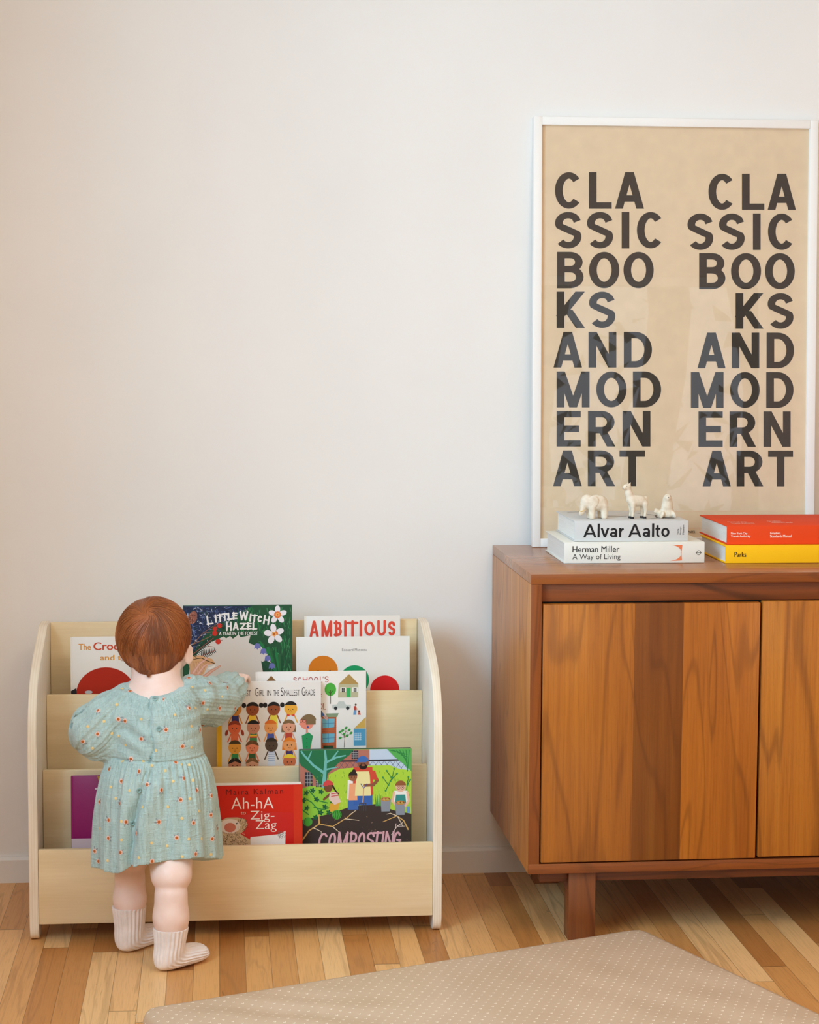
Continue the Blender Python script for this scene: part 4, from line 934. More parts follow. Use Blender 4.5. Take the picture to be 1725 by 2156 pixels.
def surface_net(D, lo, h, relax=1):
    S = D < 0; nx, ny, nz = D.shape
    c = np.zeros((nx - 1, ny - 1, nz - 1), np.int8)
    for i in (0, 1):
        for j in (0, 1):
            for k in (0, 1): c += S[i:nx - 1 + i, j:ny - 1 + j, k:nz - 1 + k]
    act = (c > 0) & (c < 8); ii = np.argwhere(act); idx = np.full(act.shape, -1, np.int64); idx[act] = np.arange(len(ii))
    acc = np.zeros((len(ii), 3)); cnt = np.zeros(len(ii)); cor = [np.array(p) for p in np.ndindex(2, 2, 2)]
    for p in cor:
        for ax in range(3):
            if p[ax]: continue
            q = p.copy(); q[ax] = 1; A = ii + p; B = ii + q
            va = D[A[:, 0], A[:, 1], A[:, 2]]; vb = D[B[:, 0], B[:, 1], B[:, 2]]; m = (va < 0) != (vb < 0)
            t = va[m] / (va[m] - vb[m]); P = A[m] + t[:, None] * (q - p); acc[m] += P; cnt[m] += 1
    V = acc / np.maximum(cnt, 1)[:, None]
    Q = []
    for ax in range(3):
        u, v = (ax + 1) % 3, (ax + 2) % 3
        sl0 = [slice(None)] * 3; sl1 = [slice(None)] * 3; sl0[ax] = slice(0, -1); sl1[ax] = slice(1, None)
        ch = S[tuple(sl0)] != S[tuple(sl1)]
        e = np.argwhere(ch); e = e[(e[:, u] > 0) & (e[:, v] > 0) & (e[:, u] < D.shape[u] - 1) & (e[:, v] < D.shape[v] - 1)]
        ins = S[e[:, 0], e[:, 1], e[:, 2]]
        du = np.zeros(3, int); du[u] = 1; dv = np.zeros(3, int); dv[v] = 1
        g = lambda a: idx[a[:, 0], a[:, 1], a[:, 2]]
        q = np.stack([g(e - du - dv), g(e - dv), g(e), g(e - du)], 1); q[~ins] = q[~ins][:, ::-1]; Q.append(q)
    Q = np.concatenate(Q)
    for _ in range(relax):
        acc = np.zeros_like(V); cnt = np.zeros(len(V))
        for a, b in ((0, 1), (1, 2), (2, 3), (3, 0)):
            np.add.at(acc, Q[:, a], V[Q[:, b]]); np.add.at(acc, Q[:, b], V[Q[:, a]]); np.add.at(cnt, Q[:, a], 1); np.add.at(cnt, Q[:, b], 1)
        V = V * .5 + .5 * acc / np.maximum(cnt, 1)[:, None]
    return V * h + lo, Q
def net_mesh(name, V, Q):
    me = bpy.data.meshes.new(name)
    me.vertices.add(len(V)); me.vertices.foreach_set('co', V.astype(np.float32).ravel())
    me.loops.add(len(Q) * 4); me.loops.foreach_set('vertex_index', Q.astype(np.int32).ravel())
    me.polygons.add(len(Q)); me.polygons.foreach_set('loop_start', np.arange(len(Q), dtype=np.int32) * 4)
    me.update(calc_edges=True); me.validate(); return me

# ------------------------------------------------------------------ three carved animals on the grey book
G3 = 'little carved animals on the grey book'
def figure_spot(u, v): p = at_z(u, v, ZT); return Vector((p.x, p.y, ZT + .0006))
def dot_mesh(pts, r):
    bm = bmesh.new()
    for p in pts: bmesh.ops.create_uvsphere(bm, u_segments=10, v_segments=6, radius=r, matrix=Matrix.Translation(Vector(p)))
    return bm
# elephant, facing left and a little to the room
o = figure_spot(1252, 1092); el = empty('carved_elephant', o, (0, 0, .25), 'small whitewashed carved wooden elephant with its trunk curled forward', 'figurine', G3)
F = Field((-.042, -.024, -.002), (.04, .024, .058), .0009)
F.add(F.ell((.006, 0, .033), (.0245, .0165, .0175)))
F.add(F.ell((-.018, 0, .037), (.0135, .0125, .0145)), .006)
F.chain([(-.024, 0, .036, .0075), (-.028, 0, .024, .0058), (-.029, -.001, .015, .0045), (-.033, -.003, .0115, .0034), (-.0355, -.005, .013, .003)], .004, .006)
for x, y in ((-.010, -.0085), (-.008, .0085), (.019, -.0085), (.0185, .0085)): F.chain([(x, y, .026, .0075), (x, y, .012, .0062), (x, y, .004, .0066)], .004, .005)
F.D = np.maximum(F.D, -F.Z)
for sg in (-1, 1): F.add(F.ell((-.009, sg * .0135, .038), (.0105, .0032, .0125), [(.95, sg * .3, 0), (-sg * .3, .95, 0), (0, 0, 1)]), .0022)
F.chain([(.028, 0, .034, .002), (.031, 0, .024, .0013), (.0305, 0, .018, .0015)], .002)
link_mesh('body', F.mesh('body'), M_CARVED, el, smooth=180)
bm_obj('eye', dot_mesh([(-.0225, -.0104, .036), (-.0225, .0104, .036)], .0012), M_BLACK, el)
bm = bmesh.new()
for sg in (-1, 1): bmesh.ops.create_cone(bm, segments=10, radius1=.0016, radius2=.0006, depth=.009, cap_ends=True, matrix=Matrix.Translation((-.033, sg * .0065, .0165)) @ Matrix.Rotation(-1.9, 4, 'Y'))
bm_obj('tusk', bm, M_GOLD, el)
# alpaca
o = figure_spot(1338, 1091.5); al = empty('carved_alpaca', o, (0, 0, .22), 'small whitewashed carved wooden alpaca with a tall upright neck', 'figurine', G3)
F = Field((-.04, -.018, -.002), (.032, .018, .082), .0009)
F.add(F.ell((.004, 0, .037), (.0215, .0125, .0122)))
F.chain([(-.012, 0, .042, .0092), (-.0165, 0, .054, .0068), (-.0185, -.001, .064, .0062)], .006, .008)
F.add(F.ell((-.0215, -.0025, .0675), (.0088, .0066, .0066)), .004); F.add(F.ell((-.0285, -.005, .0655), (.0045, .0042, .004)), .003)
for sg in (-1, 1): F.chain([(-.0165, sg * .0045, .0715, .0024), (-.0155, sg * .006, .0768, .0012)], .001, .002)
for x, y in ((-.0095, -.0068), (-.0085, .0068), (.0195, -.0068), (.0185, .0068)): F.chain([(x, y, .031, .0066), (x + .001, y, .018, .0036), (x, y, .0055, .0030)], .003, .004)
F.add(F.ell((.024, 0, .041), (.005, .0045, .006)), .004)
link_mesh('body', F.mesh('body'), M_CARVED, al, smooth=180)
for x, y in ((-.0095, -.0068), (-.0085, .0068), (.0195, -.0068), (.0185, .0068)):
    bm = bmesh.new(); bmesh.ops.create_cone(bm, segments=14, radius1=.0040, radius2=.0034, depth=.0036, cap_ends=True, matrix=Matrix.Translation((x - .0006, y, .0018))); bm_obj('hoof', bm, M_BLACK, al)
bm_obj('eye', dot_mesh([(-.0245, -.0085, .0688), (-.0262, .0028, .0688)], .0009), M_BLACK, al); bm_obj('nose', dot_mesh([(-.0325, -.0065, .0655)], .0013), M_BLACK, al)
# seal
o = figure_spot(1404, 1090.5); se = empty('carved_seal', o, (0, 0, .1), 'small whitewashed carved wooden seal sitting upright, head raised', 'figurine', G3)
F = Field((-.03, -.022, -.002), (.026, .026, .056), .0009)
F.chain([(.002, .006, .012, .0145), (.001, .0, .026, .0105), (.0, -.003, .038, .0082), (-.0005, -.006, .0435, .0078)], .008)
F.add(F.ell((-.002, -.012, .0435), (.0048, .005, .0042)), .004)
F.add(F.ell((.003, .004, .009), (.0165, .015, .0095)), .006)
for sg in (-1, 1): F.add(F.ell((sg * .0135, -.008, .007), (.0042, .007, .0085), [(.9, 0, sg * .43), (0, 1, 0), (-sg * .43, 0, .9)]), .003)
F.chain([(-.012, .006, .006, .006), (-.0185, .008, .012, .0042), (-.0215, .008, .0165, .0034)], .004, .005); F.chain([(-.019, .008, .013, .003), (-.0245, .006, .0125, .0026)], .002, .003)
F.D = np.maximum(F.D, -F.Z)
link_mesh('body', F.mesh('body'), M_CARVED, se, smooth=180)
bm_obj('eye', dot_mesh([(-.0042, -.0128, .0475), (.0038, -.0128, .0475)], .0008), M_BLACK, se); bm_obj('nose', dot_mesh([(-.002, -.0166, .0445)], .0011), M_BLACK, se)

# ------------------------------------------------------------------ padded play mat
mc = at_z(1350, 1951, .04); ang = math.atan2(-.523, .212)        # far corner; its right edge runs along this heading
ex = Vector((math.cos(ang), math.sin(ang), 0)); ey = Vector((ex.y, -ex.x, 0))   # ey runs along the left edge
MW, ML = 1.078, 1.42
mat_root = empty('play_mat', (mc.x, mc.y, 0), (0, 0, math.atan2(ex.y, ex.x)), 'large beige padded play mat with tiny pale marks on the oak floor', 'play mat')
# local x along the right edge (towards the room), local -y along the far-left edge
def mat_mesh():
    nx, ny = 150, 120; R = .030; V = []; Fc = []
    def inset(x, y):
        """rounded-corner outline: squeeze the grid into a rounded rectangle"""
        return x, y
    prof = [(0.004, 0.001), (-.003, .010), (-.004, .022), (0, .032), (.006, .038), (.014, .040)]
    xs = np.linspace(.014, ML - .014, nx); ys = np.linspace(.014, MW - .014, ny)
    def hgt(x, y):
        h = .040
        # soft pull wrinkles near the far left corner
        dx, dy = x - .16, y - .86
        g = math.exp(-((dx / .20) ** 2 + (dy / .17) ** 2))
        h += g * (.0026 * math.sin(58 * (dx * .92 + dy * .38) + 3 * math.sin(9 * dy)) + .0016 * math.sin(31 * (dx - dy * .8)))
        dx, dy = x - .50, y - .22; g = math.exp(-((dx / .3) ** 2 + (dy / .2) ** 2)); h += g * .0012 * math.sin(40 * (dx * .5 + dy))
        e = min(x, ML - x, y, MW - y); h -= .0016 * math.exp(-e / .03)
        return h
    idx = {}
    for i, x in enumerate(xs):
        for j, y in enumerate(ys): idx[i, j] = len(V); V.append((x, -y, hgt(x, y)))
    for i in range(nx - 1):
        for j in range(ny - 1): Fc.append((idx[i, j], idx[i, j + 1], idx[i + 1, j + 1], idx[i + 1, j]))
    ring = [(i, 0) for i in range(nx)] + [(nx - 1, j) for j in range(1, ny)] + [(i, ny - 1) for i in range(nx - 2, -1, -1)] + [(0, j) for j in range(ny - 2, 0, -1)]
    prev = [idx[r] for r in ring]
    for off, z in reversed(prof[:-1]):
        cur = []
        for (i, j) in ring:
            x, y = xs[i], ys[j]
            if i == 0: x = off
            if i == nx - 1: x = ML - off
            if j == 0: y = off
            if j == ny - 1: y = MW - off
            # round the corners in plan
            for cx, sx in ((R, -1), (ML - R, 1)):
                for cy, sy in ((R, -1), (MW - R, 1)):
                    if (x - cx) * sx > 0 and (y - cy) * sy > 0:
                        d = math.hypot(x - cx, y - cy); m = R - off
                        if d > m: x, y = cx + (x - cx) * m / d, cy + (y - cy) * m / d
            cur.append(len(V)); V.append((x, -y, z))
        for k in range(len(ring)): Fc.append((prev[k], cur[k], cur[(k + 1) % len(ring)], prev[(k + 1) % len(ring)]))
        prev = cur
    Fc.append(tuple(reversed(prev)))
    me = bpy.data.meshes.new('cover'); me.from_pydata(V, [], Fc)
    bm = bmesh.new(); bm.from_mesh(me); bmesh.ops.recalc_face_normals(bm, faces=bm.faces); bm.to_mesh(me); bm.free(); return me
link_mesh('cover', mat_mesh(), M_MAT, mat_root, smooth=60)
# ------------------------------------------------------------------ the child
child = empty('person', (-.135, -.585, 0), label='baby with short red hair, mint floral dress and ribbed socks standing at the bookshelf', cat='person')
HC = np.array((-.129, -.512, .639)); AL = math.radians(17)
HS = np.array((math.cos(AL), -math.sin(AL), 0)); HF = np.array((math.sin(AL), math.cos(AL), 0)); HU = np.array((0, 0, 1.0))
HR = np.stack([HS, HF, HU])
def hp(s, f, u): return tuple(HC + HS * s + HF * f + HU * u)
CR = (.0695, .0775, .0735)                       # cranium radii
F = Field((-.335, -.70, .012), (.105, -.25, .725), .0026)
X, Y, Z = F.X, F.Y, F.Z
F.add(F.ell(HC, (CR[0] - .002, CR[1] - .002, CR[2] - .002), HR))
F.add(F.ell(hp(0, .020, -.036), (.056, .054, .046), HR), .02)
for sg in (-1, 1): F.add(F.ell(hp(sg * .031, .038, -.045), (.029, .030, .027), HR), .016)
F.add(F.ell(hp(0, .060, -.070), (.017, .014, .013), HR), .014)                    # chin
F.add(F.ell(hp(0, .080, -.028), (.009, .010, .008), HR), .008)                    # nose
F.add(F.ell(hp(0, .0765, -.018), (.006, .006, .012), HR), .008)
F.add(F.ell(hp(0, .070, -.050), (.015, .009, .0045), HR), .005); F.add(F.ell(hp(0, .068, -.0575), (.012, .009, .0045), HR), .005)
for sg in (-1, 1): F.sub(F.ell(hp(sg * .027, .078, -.012), (.013, .010, .008), HR), .010)
for sg in (-1, 1): F.add(F.ell(hp(sg * .027, .064, -.0125), (.0095, .0085, .0085), HR), .002)
# ears
for sg in (-1, 1):
    er = np.stack([HS * .80 - HF * .60 * sg, HF * .80 + HS * .60 * sg, HU])
    c = np.array(hp(sg * .0705, .010, -.037))
    F.add(F.ell(c, (.0042, .0125, .021), er), .006); F.sub(F.ell(c + np.array(HS) * sg * .0062 + HF * .003, (.0030, .0070, .012), er), .003)
# neck, back and chest
F.chain([(-.126, -.518, .585, .044), (-.124, -.535, .552, .044), (-.122, -.548, .520, .050)], .02, .018)
F.chain([(-.175, -.548, .512, .030), (-.122, -.553, .520, .040), (-.070, -.545, .512, .030)], .02, .02)
F.chain([(-.124, -.552, .49, .060), (-.125, -.553, .42, .066), (-.126, -.556, .34, .070)], .02, .02)
for sx in (-.160, -.094): F.add(F.ell((sx, -.572, .295), (.048, .055, .055)), .02)
# arms
F.chain([(-.168, -.552, .506, .026), (-.222, -.546, .458, .026), (-.238, -.54, .442, .024)], .01, .012)
F.chain([(-.238, -.54, .442, .024), (-.230, -.46, .414, .020), (-.222, -.400, .385, .015)], .01, .01)
F.chain([(-.07, -.545, .512, .028), (-.014, -.45, .487, .025), (-.005, -.43, .487, .024)], .01, .012)
F.chain([(-.005, -.43, .487, .024), (.027, -.352, .496, .019), (.039, -.328, .501, .0145)], .01, .01)
# right hand closing on the top edge of the front book, left hand lying on the lip of the shelf
def hand(w, d, up, side, flip):
    """palm and five curled fingers; w wrist, d direction of the fingers, up = back of the hand, side = towards the thumb"""
    w, d, up, side = (np.array(v, float) for v in (w, d, up, side))
    P = lambda a, b, c: tuple(w + d * a + side * b + up * c)
    F.add(F.ell(P(.017, 0, 0), (.0185, .0165, .0095), np.stack([d, side, up])), .006)
    for b, l, r in ((.0115, .0235, .0050), (.0040, .0262, .0052), (-.0037, .0240, .0050), (-.0110, .0195, .0045)):
        f = F.cap(P(.029, b, .002), P(.029 + l * .45, b * 1.1, .0015), r, r); f = smin(f, F.cap(P(.029 + l * .45, b * 1.1, .0015), P(.029 + l * .78, b * 1.12, -.0075), r, r * .92), .002)
        f = smin(f, F.cap(P(.029 + l * .78, b * 1.12, -.0075), P(.029 + l * .72, b * 1.12, -.0155), r * .92, r * .84), .002); F.add(f, .0025)
    f = F.cap(P(.012, .013, -.003), P(.022, .0195, -.009), .0062, .0055); f = smin(f, F.cap(P(.022, .0195, -.009), P(.031, .0165, -.0145), .0055, .0046), .002); F.add(f, .004)
nz = lambda v: np.array(v, float) / np.linalg.norm(v)
dR = nz((.30, .84, .42)); uR = nz((-.20, -.40, .9)); uR = nz(uR - dR * (uR @ dR)); hand((.0375, -.331, .499), dR, uR, nz(np.cross(uR, dR)), 1)
dL = nz((.03, .75, -.64)); uL = nz((0, .5, .8)); uL = nz(uL - dL * (uL @ dL)); hand((-.222, -.402, .386), dL, uL, -nz(np.cross(uL, dL)), 1)
# legs
RL = np.array((-.0945, -.6480)); LL = np.array((-.1795, -.5300))
def leg(ax, dz, hipx, hipy, w):
    x, y = ax
    k = .010
    a = F.cap((hipx, hipy, .30), (x - .001, y + .036, .205 + dz), .054, .043)
    a = smin(a, F.ell((x + .001, y + .010, .184 + dz), (.0405 * w, .039, .036)), .012)
    b = F.cap((x + .0005, y + .002, .148 + dz), (x, y, .100 + dz), .0325 * w, .0335 * w); b = smin(b, F.cap((x, y, .102 + dz), (x, y, .055 + dz * .6), .0332 * w, .0245), .012)
    F.add(smin(a, b, .0050), .02)
    F.chain([(x, y, .06, .0235), (x, y + .0, .032, .0205)], .01, .01)
leg(RL, 0, -.096, -.585, 1.0); leg(LL, .005, -.160, -.560, .94)
for ax, hd in ((RL, nz((.72, .69, 0))), (LL, nz((.62, .78, 0)))):
    F.chain([(ax[0], ax[1], .030, .020), (ax[0] + hd[0] * .03, ax[1] + hd[1] * .03, .022, .0145), (ax[0] + hd[0] * .07, ax[1] + hd[1] * .07, .0145, .0075)], .01, .012)
# fold lines on neck
for (a, b, c) in ((-.070, -.553, .5545),): F.sub(F.cap((-.098, -.592, .556), (-.066, -.565, .561), .0016, .0022), .004)
me = F.mesh('body', 2)
for p in (1,): pass
body = link_mesh('body', me, [M_SKIN, M_EYE, M_LIP], child, local=False, smooth=180)
eyes = [Vector(hp(sg * .027, .0715, -.0125)) for sg in (-1, 1)]; mouth = Vector(hp(0, .077, -.0535))
for p in body.data.polygons:
    c = p.center + Vector(child.location)
    if any((c - e).length < .0062 for e in eyes): p.material_index = 1
    elif (c - mouth).length < .0125 and abs(c.z - mouth.z) < .006 : p.material_index = 2

# ------------------------------------------------------------------ dress
def interp(z, tab):
    zs = [t[0] for t in tab]; return np.interp(z, zs, [t[1] for t in tab]).astype(np.float32)
F = Field((-.312, -.695, .170), (.080, -.32, .575), .0017)
X, Y, Z = F.X, F.Y, F.Z
def body_shell(off):
    """bodice above the waist seam"""
    cx = interp(Z, [(.40, -.1220), (.55, -.124)]); cy = interp(Z, [(.40, -.556), (.50, -.553), (.56, -.545)])
    rx = interp(Z, [(.40, .0905), (.44, .0885), (.49, .084), (.515, .078), (.54, .062), (.56, .046)]) + off
    ry = interp(Z, [(.40, .078), (.45, .079), (.50, .073), (.53, .060), (.56, .043)]) + off
    x, y = X - cx, Y - cy; r = np.sqrt((x / rx) ** 2 + (y / ry) ** 2) + 1e-6; rho = np.sqrt(x * x + y * y)
    return (rho - rho / r).astype(np.float32)
def skirt(off, pleat=1.0):
    cx = interp(Z, [(.18, -.1225), (.30, -.1235), (.41, -.1220)]); cy = interp(Z, [(.18, -.566), (.41, -.556)])
    rx = interp(Z, [(.18, .1225), (.22, .1225), (.28, .1205), (.33, .1155), (.37, .1075), (.395, .0985), (.41, .0915)]) + off
    ry = interp(Z, [(.18, .1020), (.25, .0990), (.33, .0955), (.37, .0915), (.395, .0845), (.41, .0785)]) + off
    x, y = X - cx, Y - cy; th = np.arctan2(y / .095, x / .12); r = np.sqrt((x / rx) ** 2 + (y / ry) ** 2) + 1e-6; rho = np.sqrt(x * x + y * y)
    low = np.clip((.41 - Z) / .21, 0, 1)
    p = (.0026 * np.sin(56 * th + 1.6 * np.sin(7 * th) + 6 * Z) * np.clip((Z - .30) / .10, .10, 1) * np.clip((.412 - Z) / .012, 0, 1)
         + low ** .7 * (.0046 * np.sin(12 * th + 1.4 * np.sin(3 * th) + 5 * Z) + .0034 * np.sin(6 * th + 1.1) + .0022 * np.sin(25 * th + 1.5 * np.sin(5 * th) + 9 * Z)))
    # the deep fold along the button edge, left of the middle, sinking from waist to hem
    f = interp(Z, [(.18, -1.98), (.30, -1.88), (.36, -1.70), (.41, -1.52)])
    dth = th - f; p = p + low ** .5 * (.0120 * np.exp(-((dth - .11) / .15) ** 2) - .0210 * np.exp(-((dth + .055) / .080) ** 2) + .003 * np.exp(-((dth + .22) / .12) ** 2))
    return (rho - rho / r - pleat * p).astype(np.float32)
bod = np.maximum(body_shell(0.0), .400 - Z)
# loose drag folds across the back of the bodice
bod = bod - .0026 * np.sin(170 * (Z - .42) + 34 * (X + .12) + 2 * np.sin(40 * X)) * np.exp(-((X + .170) / .045) ** 2 - ((Z - .452) / .045) ** 2)
bod = bod - .0017 * np.sin(700 * np.arctan2(X + .122, .60 - Z) * .17 + 3 * np.sin(60 * Z)) * np.exp(-((Z - .522) / .022) ** 2) - .0012 * np.sin(260 * (Z - .43) - 20 * (X + .06)) * np.exp(-((X + .055) / .03) ** 2 - ((Z - .47) / .04) ** 2)
sk = np.maximum(np.maximum(skirt(0.0), Z - .4085), (.1865 + .031 * np.clip((-.570 - Y) / .085, 0, 1) * np.clip((X + .205) / .05, .15, 1) + .07 * np.maximum(0, X + .175)).astype(np.float32) - Z)
F.D = smin(bod, sk, .004)
# waist seam
seam = np.abs(Z - .4085 - .05 * (X + .125) ** 2); F.D = F.D + .0030 * np.exp(-(seam / .0020) ** 2)
# sleeves (raglan, gathered at the collar)
def sleeve(pts, k, amp, f, ph):
    o = None
    for a, b in zip(pts, pts[1:]):
        d = F.cap(a[:3], b[:3], a[3], b[3]); o = d if o is None else smin(o, d, k)
    a = np.array(pts[0][:3]); b = np.array(pts[-2][:3]); n = nz(b - a); s1 = nz(np.cross(n, (0, 0, 1))); s2 = np.cross(n, s1)
    x, y, z = X - a[0], Y - a[1], Z - a[2]
    u = x * s1[0] + y * s1[1] + z * s1[2]; v = x * s2[0] + y * s2[1] + z * s2[2]; w = x * n[0] + y * n[1] + z * n[2]
    an = np.arctan2(v, u)
    return (o - amp * np.sin(f * an + ph + 14 * w) - .0008 * np.sin(36 * an + 1.5 * np.sin(5 * an) + 20 * w) - amp * .7 * np.sin(120 * w + 2 * an + ph)).astype(np.float32)
SLL = [(-.181, -.556, .5145, .034), (-.208, -.554, .487, .040), (-.2415, -.548, .455, .0475), (-.226, -.556, .438, .0380)]
sl = sleeve(SLL, .03, .0019, 9, .4)
fore = sleeve([(-.236, -.540, .445, .042), (-.232, -.480, .424, .038), (-.225, -.43, .402, .029), (-.223, -.412, .394, .026)], .03, .0016, 8, 1.4)
# pinch where the sleeve folds at the elbow
_a, _b = at_y(156, 1527, -.566), at_y(178, 1500, -.562)
crease = F.cap(tuple(_a), tuple(_b), .0080, .0100)
sl = smin(sl, fore, .012)
F.add(sl, .017)
F.sub(crease, .006)
SLR = [(-.082, -.553, .520, .033), (-.050, -.508, .507, .040), (-.018, -.452, .492, .0430), (.002, -.418, .490, .0395)]
sr = sleeve(SLR, .03, .0018, 9, 2.0)
fr = sleeve([(-.004, -.43, .491, .0405), (.018, -.372, .499, .0335), (.029, -.346, .502, .026), (.032, -.340, .503, .022)], .02, .0019, 10, .3)
sr = smin(sr, fr, .010)
F.add(sr, .017); F.sub(F.cap((.006, -.470, .534), (.020, -.40, .535), .003, .005), .012)
F.add(F.ell((-.058, -.520, .553), (.010, .012, .010)), .012)                      # little ruffle at the collar
# neckline
neck = Z - (.5475 + .30 * (Y + .545) + .03 * np.abs(X + .122))
F.D = np.maximum(F.D, neck)
hole = np.sqrt(((X + .1225) / .0445) ** 2 + ((Y + .541) / .0445) ** 2) - 1
F.D = np.maximum(F.D, -np.maximum(hole * .044, .505 - Z))
# button placket: the right half laps over the left along a line from collar to hem
pl = .0012 * np.sin(130 * Z) + interp(Z, [(.18, -.1700), (.28, -.165), (.36, -.1480), (.405, -.1340), (.43, -.1235), (.465, -.1290), (.50, -.1310), (.54, -.1340)])
step = .0042 / (1 + np.exp(np.clip(-(X - pl) / .0009, -40, 40))); F.D = F.D - step * (Y < -.57) + .0034 * np.exp(-((X - pl + .0022) / .0016) ** 2) * (Y < -.57)
st2 = np.exp(-((X - pl - .017) / .0010) ** 2) * .0013; F.D = F.D + st2 * (Y < -.57) * (Z > .41)
# crinkle of the double gauze
F.D = F.D - (.00035 * np.sin(900 * X + 40 * np.sin(60 * Z)) * np.sin(22 * Z) ).astype(np.float32)
# hollow skirt and sleeves over the body
inner = np.maximum(np.maximum(skirt(-.036, 0.0), Z - .34), -(Z - .10)); F.D = np.maximum(F.D, -inner)
V, Q = surface_net(F.D, F.lo, F.h, 1)
dress_bvh = BVHTree.FromPolygons([tuple(v) for v in V], [tuple(q) for q in Q])
dress = link_mesh('dress', net_mesh('dress', V, Q), M_DRESS, child, local=False, smooth=180)
# collar band
cb = []
for i in range(73):
    a = 2 * PI * i / 72; x, y = -.1225 + .0475 * math.cos(a), -.543 + .0475 * math.sin(a); z = .5480 + .30 * (y + .545) + .03 * abs(x + .122)
    cb.append(Vector((x, y, z)))
bm = bmesh.new(); rings = []
for i in range(72):
    p = cb[i]; out = Vector((p.x + .1225, p.y + .543, 0)).normalized(); up = Vector((0, 0, 1)); ring = []
    for k in range(10):
        t = 2 * PI * k / 10; w = .0028 * math.cos(t); h = .0066 * math.sin(t)
        ring.append(bm.verts.new(p + out * (w + .0012 - .35 * h * .5) + up * (h - .002)))
    rings.append(ring)
for i in range(72):
    for k in range(10): bm.faces.new((rings[i][k], rings[(i + 1) % 72][k], rings[(i + 1) % 72][(k + 1) % 10], rings[i][(k + 1) % 10]))
bm_obj('collar', bm, M_DRESS, dress, local=False, smooth=60)

def on_dress(u, v):
    h = dress_bvh.ray_cast(CAM, ray(u, v).normalized()); return (h[0], h[1]) if h[0] else (None, None)
# embroidered flowers, stitched on the surface of the dress
CX, CY, CS = 50, 1240, 3.593
BIG = '563,920 717,985 768,998 805,775 1060,835 1250,897 1075,1065 1200,1190 890,1133 560,1097 447,1152 1333,1065 1355,1030 1355,862 1480,902 1518,710 1540,745 1250,675 812,1285 648,1362 870,1380 742,1455 935,1480 1040,1520 1148,1312 1212,1433 1305,1522 575,1610 730,1622 1187,1595 1420,1565 645,1748 772,1762 1022,1762 1283,1770 1415,1710 853,1848 643,1885 1157,1882 1425,1890 1465,1812 538,1983 730,1992 1298,2005 970,2060 568,2060 1595,905 1410,715'
SML = '703,875 607,1002 485,1040 665,1092 720,1113 772,1180 890,985 1145,950 1268,1038 1275,742 1370,768 1297,900 1390,912 1000,1222 750,1303 905,1302 970,1335 1072,1375 1195,1328 1252,1330 1130,1455 660,1498 800,1525 1280,1447 1257,1587 1090,1648 900,1650 1325,1680 697,1585 1197,1735 1455,1665 578,1812 738,1758 740,1898 1248,1892 1345,1890 967,1922 1085,1943 870,2033 1200,2025 1415,2008 635,2055 522,1205 1268,1198 745,755 1500,815'
EV, EF, EC = [], [], []
def stitch(p, n, pts, c, off):
    """a flat embroidered patch following the cloth"""
    t1 = n.cross(Vector((0, 0, 1)) if abs(n.z) < .9 else Vector((1, 0, 0))).normalized(); t2 = n.cross(t1); i = len(EV)
    for x, y in pts:
        q = p + t1 * x + t2 * y; h = dress_bvh.find_nearest(q); EV.append(tuple(h[0] + n * off if h[0] and (h[0] - q).length < .006 else q + n * off))
    q = dress_bvh.find_nearest(p)[0] + n * (off + .0004); EV.append(tuple(q)); m = len(pts)
    for k in range(m): EF.append((i + k, i + (k + 1) % m, i + m)); EC.append(lin(c))
def flower(p, n, big):
    if big:
        a = random.uniform(0, 6.28)
        for da in (-.5, .5):
            cx, cy = .0064 * math.cos(a + da), .0064 * math.sin(a + da); q = a + da
            stitch(p, n, [(cx + .0034 * math.cos(t) * math.cos(q) - .0014 * math.sin(t) * math.sin(q), cy + .0034 * math.cos(t) * math.sin(q) + .0014 * math.sin(t) * math.cos(q)) for t in [k * PI / 4 for k in range(8)]], (146, 150, 152), .0005)
        stitch(p, n, [((.0050 + .0005 * math.cos(7 * t)) * math.cos(t), (.0050 + .0005 * math.cos(7 * t)) * math.sin(t)) for t in [k * PI / 14 for k in range(28)]], (236, 198, 182), .0007)
        stitch(p, n, [(.0030 * math.cos(t), .0030 * math.sin(t)) for t in [k * PI / 7 for k in range(14)]], (186, 98, 42), .0011)
    else:
        stitch(p, n, [((.0030 + .0003 * math.cos(5 * t)) * math.cos(t), (.0030 + .0003 * math.cos(5 * t)) * math.sin(t)) for t in [k * PI / 10 for k in range(20)]], (236, 206, 140), .0006)
spots = []
for lst, big in ((BIG, 1), (SML, 0)):
    for w in lst.split():
        x, y = (float(q) for q in w.split(',')); p, n = on_dress(CX + x / CS, CY + y / CS)
        if p is not None and n.y < .3: flower(p, n, big); spots.append(p)
tot = 0
while tot < 60:                                   # the sides and front the camera does not see
    i = random.randrange(len(Q)); p = Vector(V[Q[i]].mean(0)); n = Vector(np.cross(V[Q[i][1]] - V[Q[i][0]], V[Q[i][2]] - V[Q[i][0]])); n.normalize()
    if n.y > .35 and n.z < .75 and p.z > .2 and all((p - s_).length > .022 for s_ in spots): flower(p, n, tot % 2); spots.append(p)
    tot += 1
me = bpy.data.meshes.new('embroidery'); me.from_pydata(EV, [], EF); at = me.color_attributes.new('Col', 'FLOAT_COLOR', 'CORNER')
for i, c in enumerate(EC):
    for k in range(3): at.data[i * 3 + k].color = c
link_mesh('embroidery', me, M_INK, dress, local=False, smooth=None)
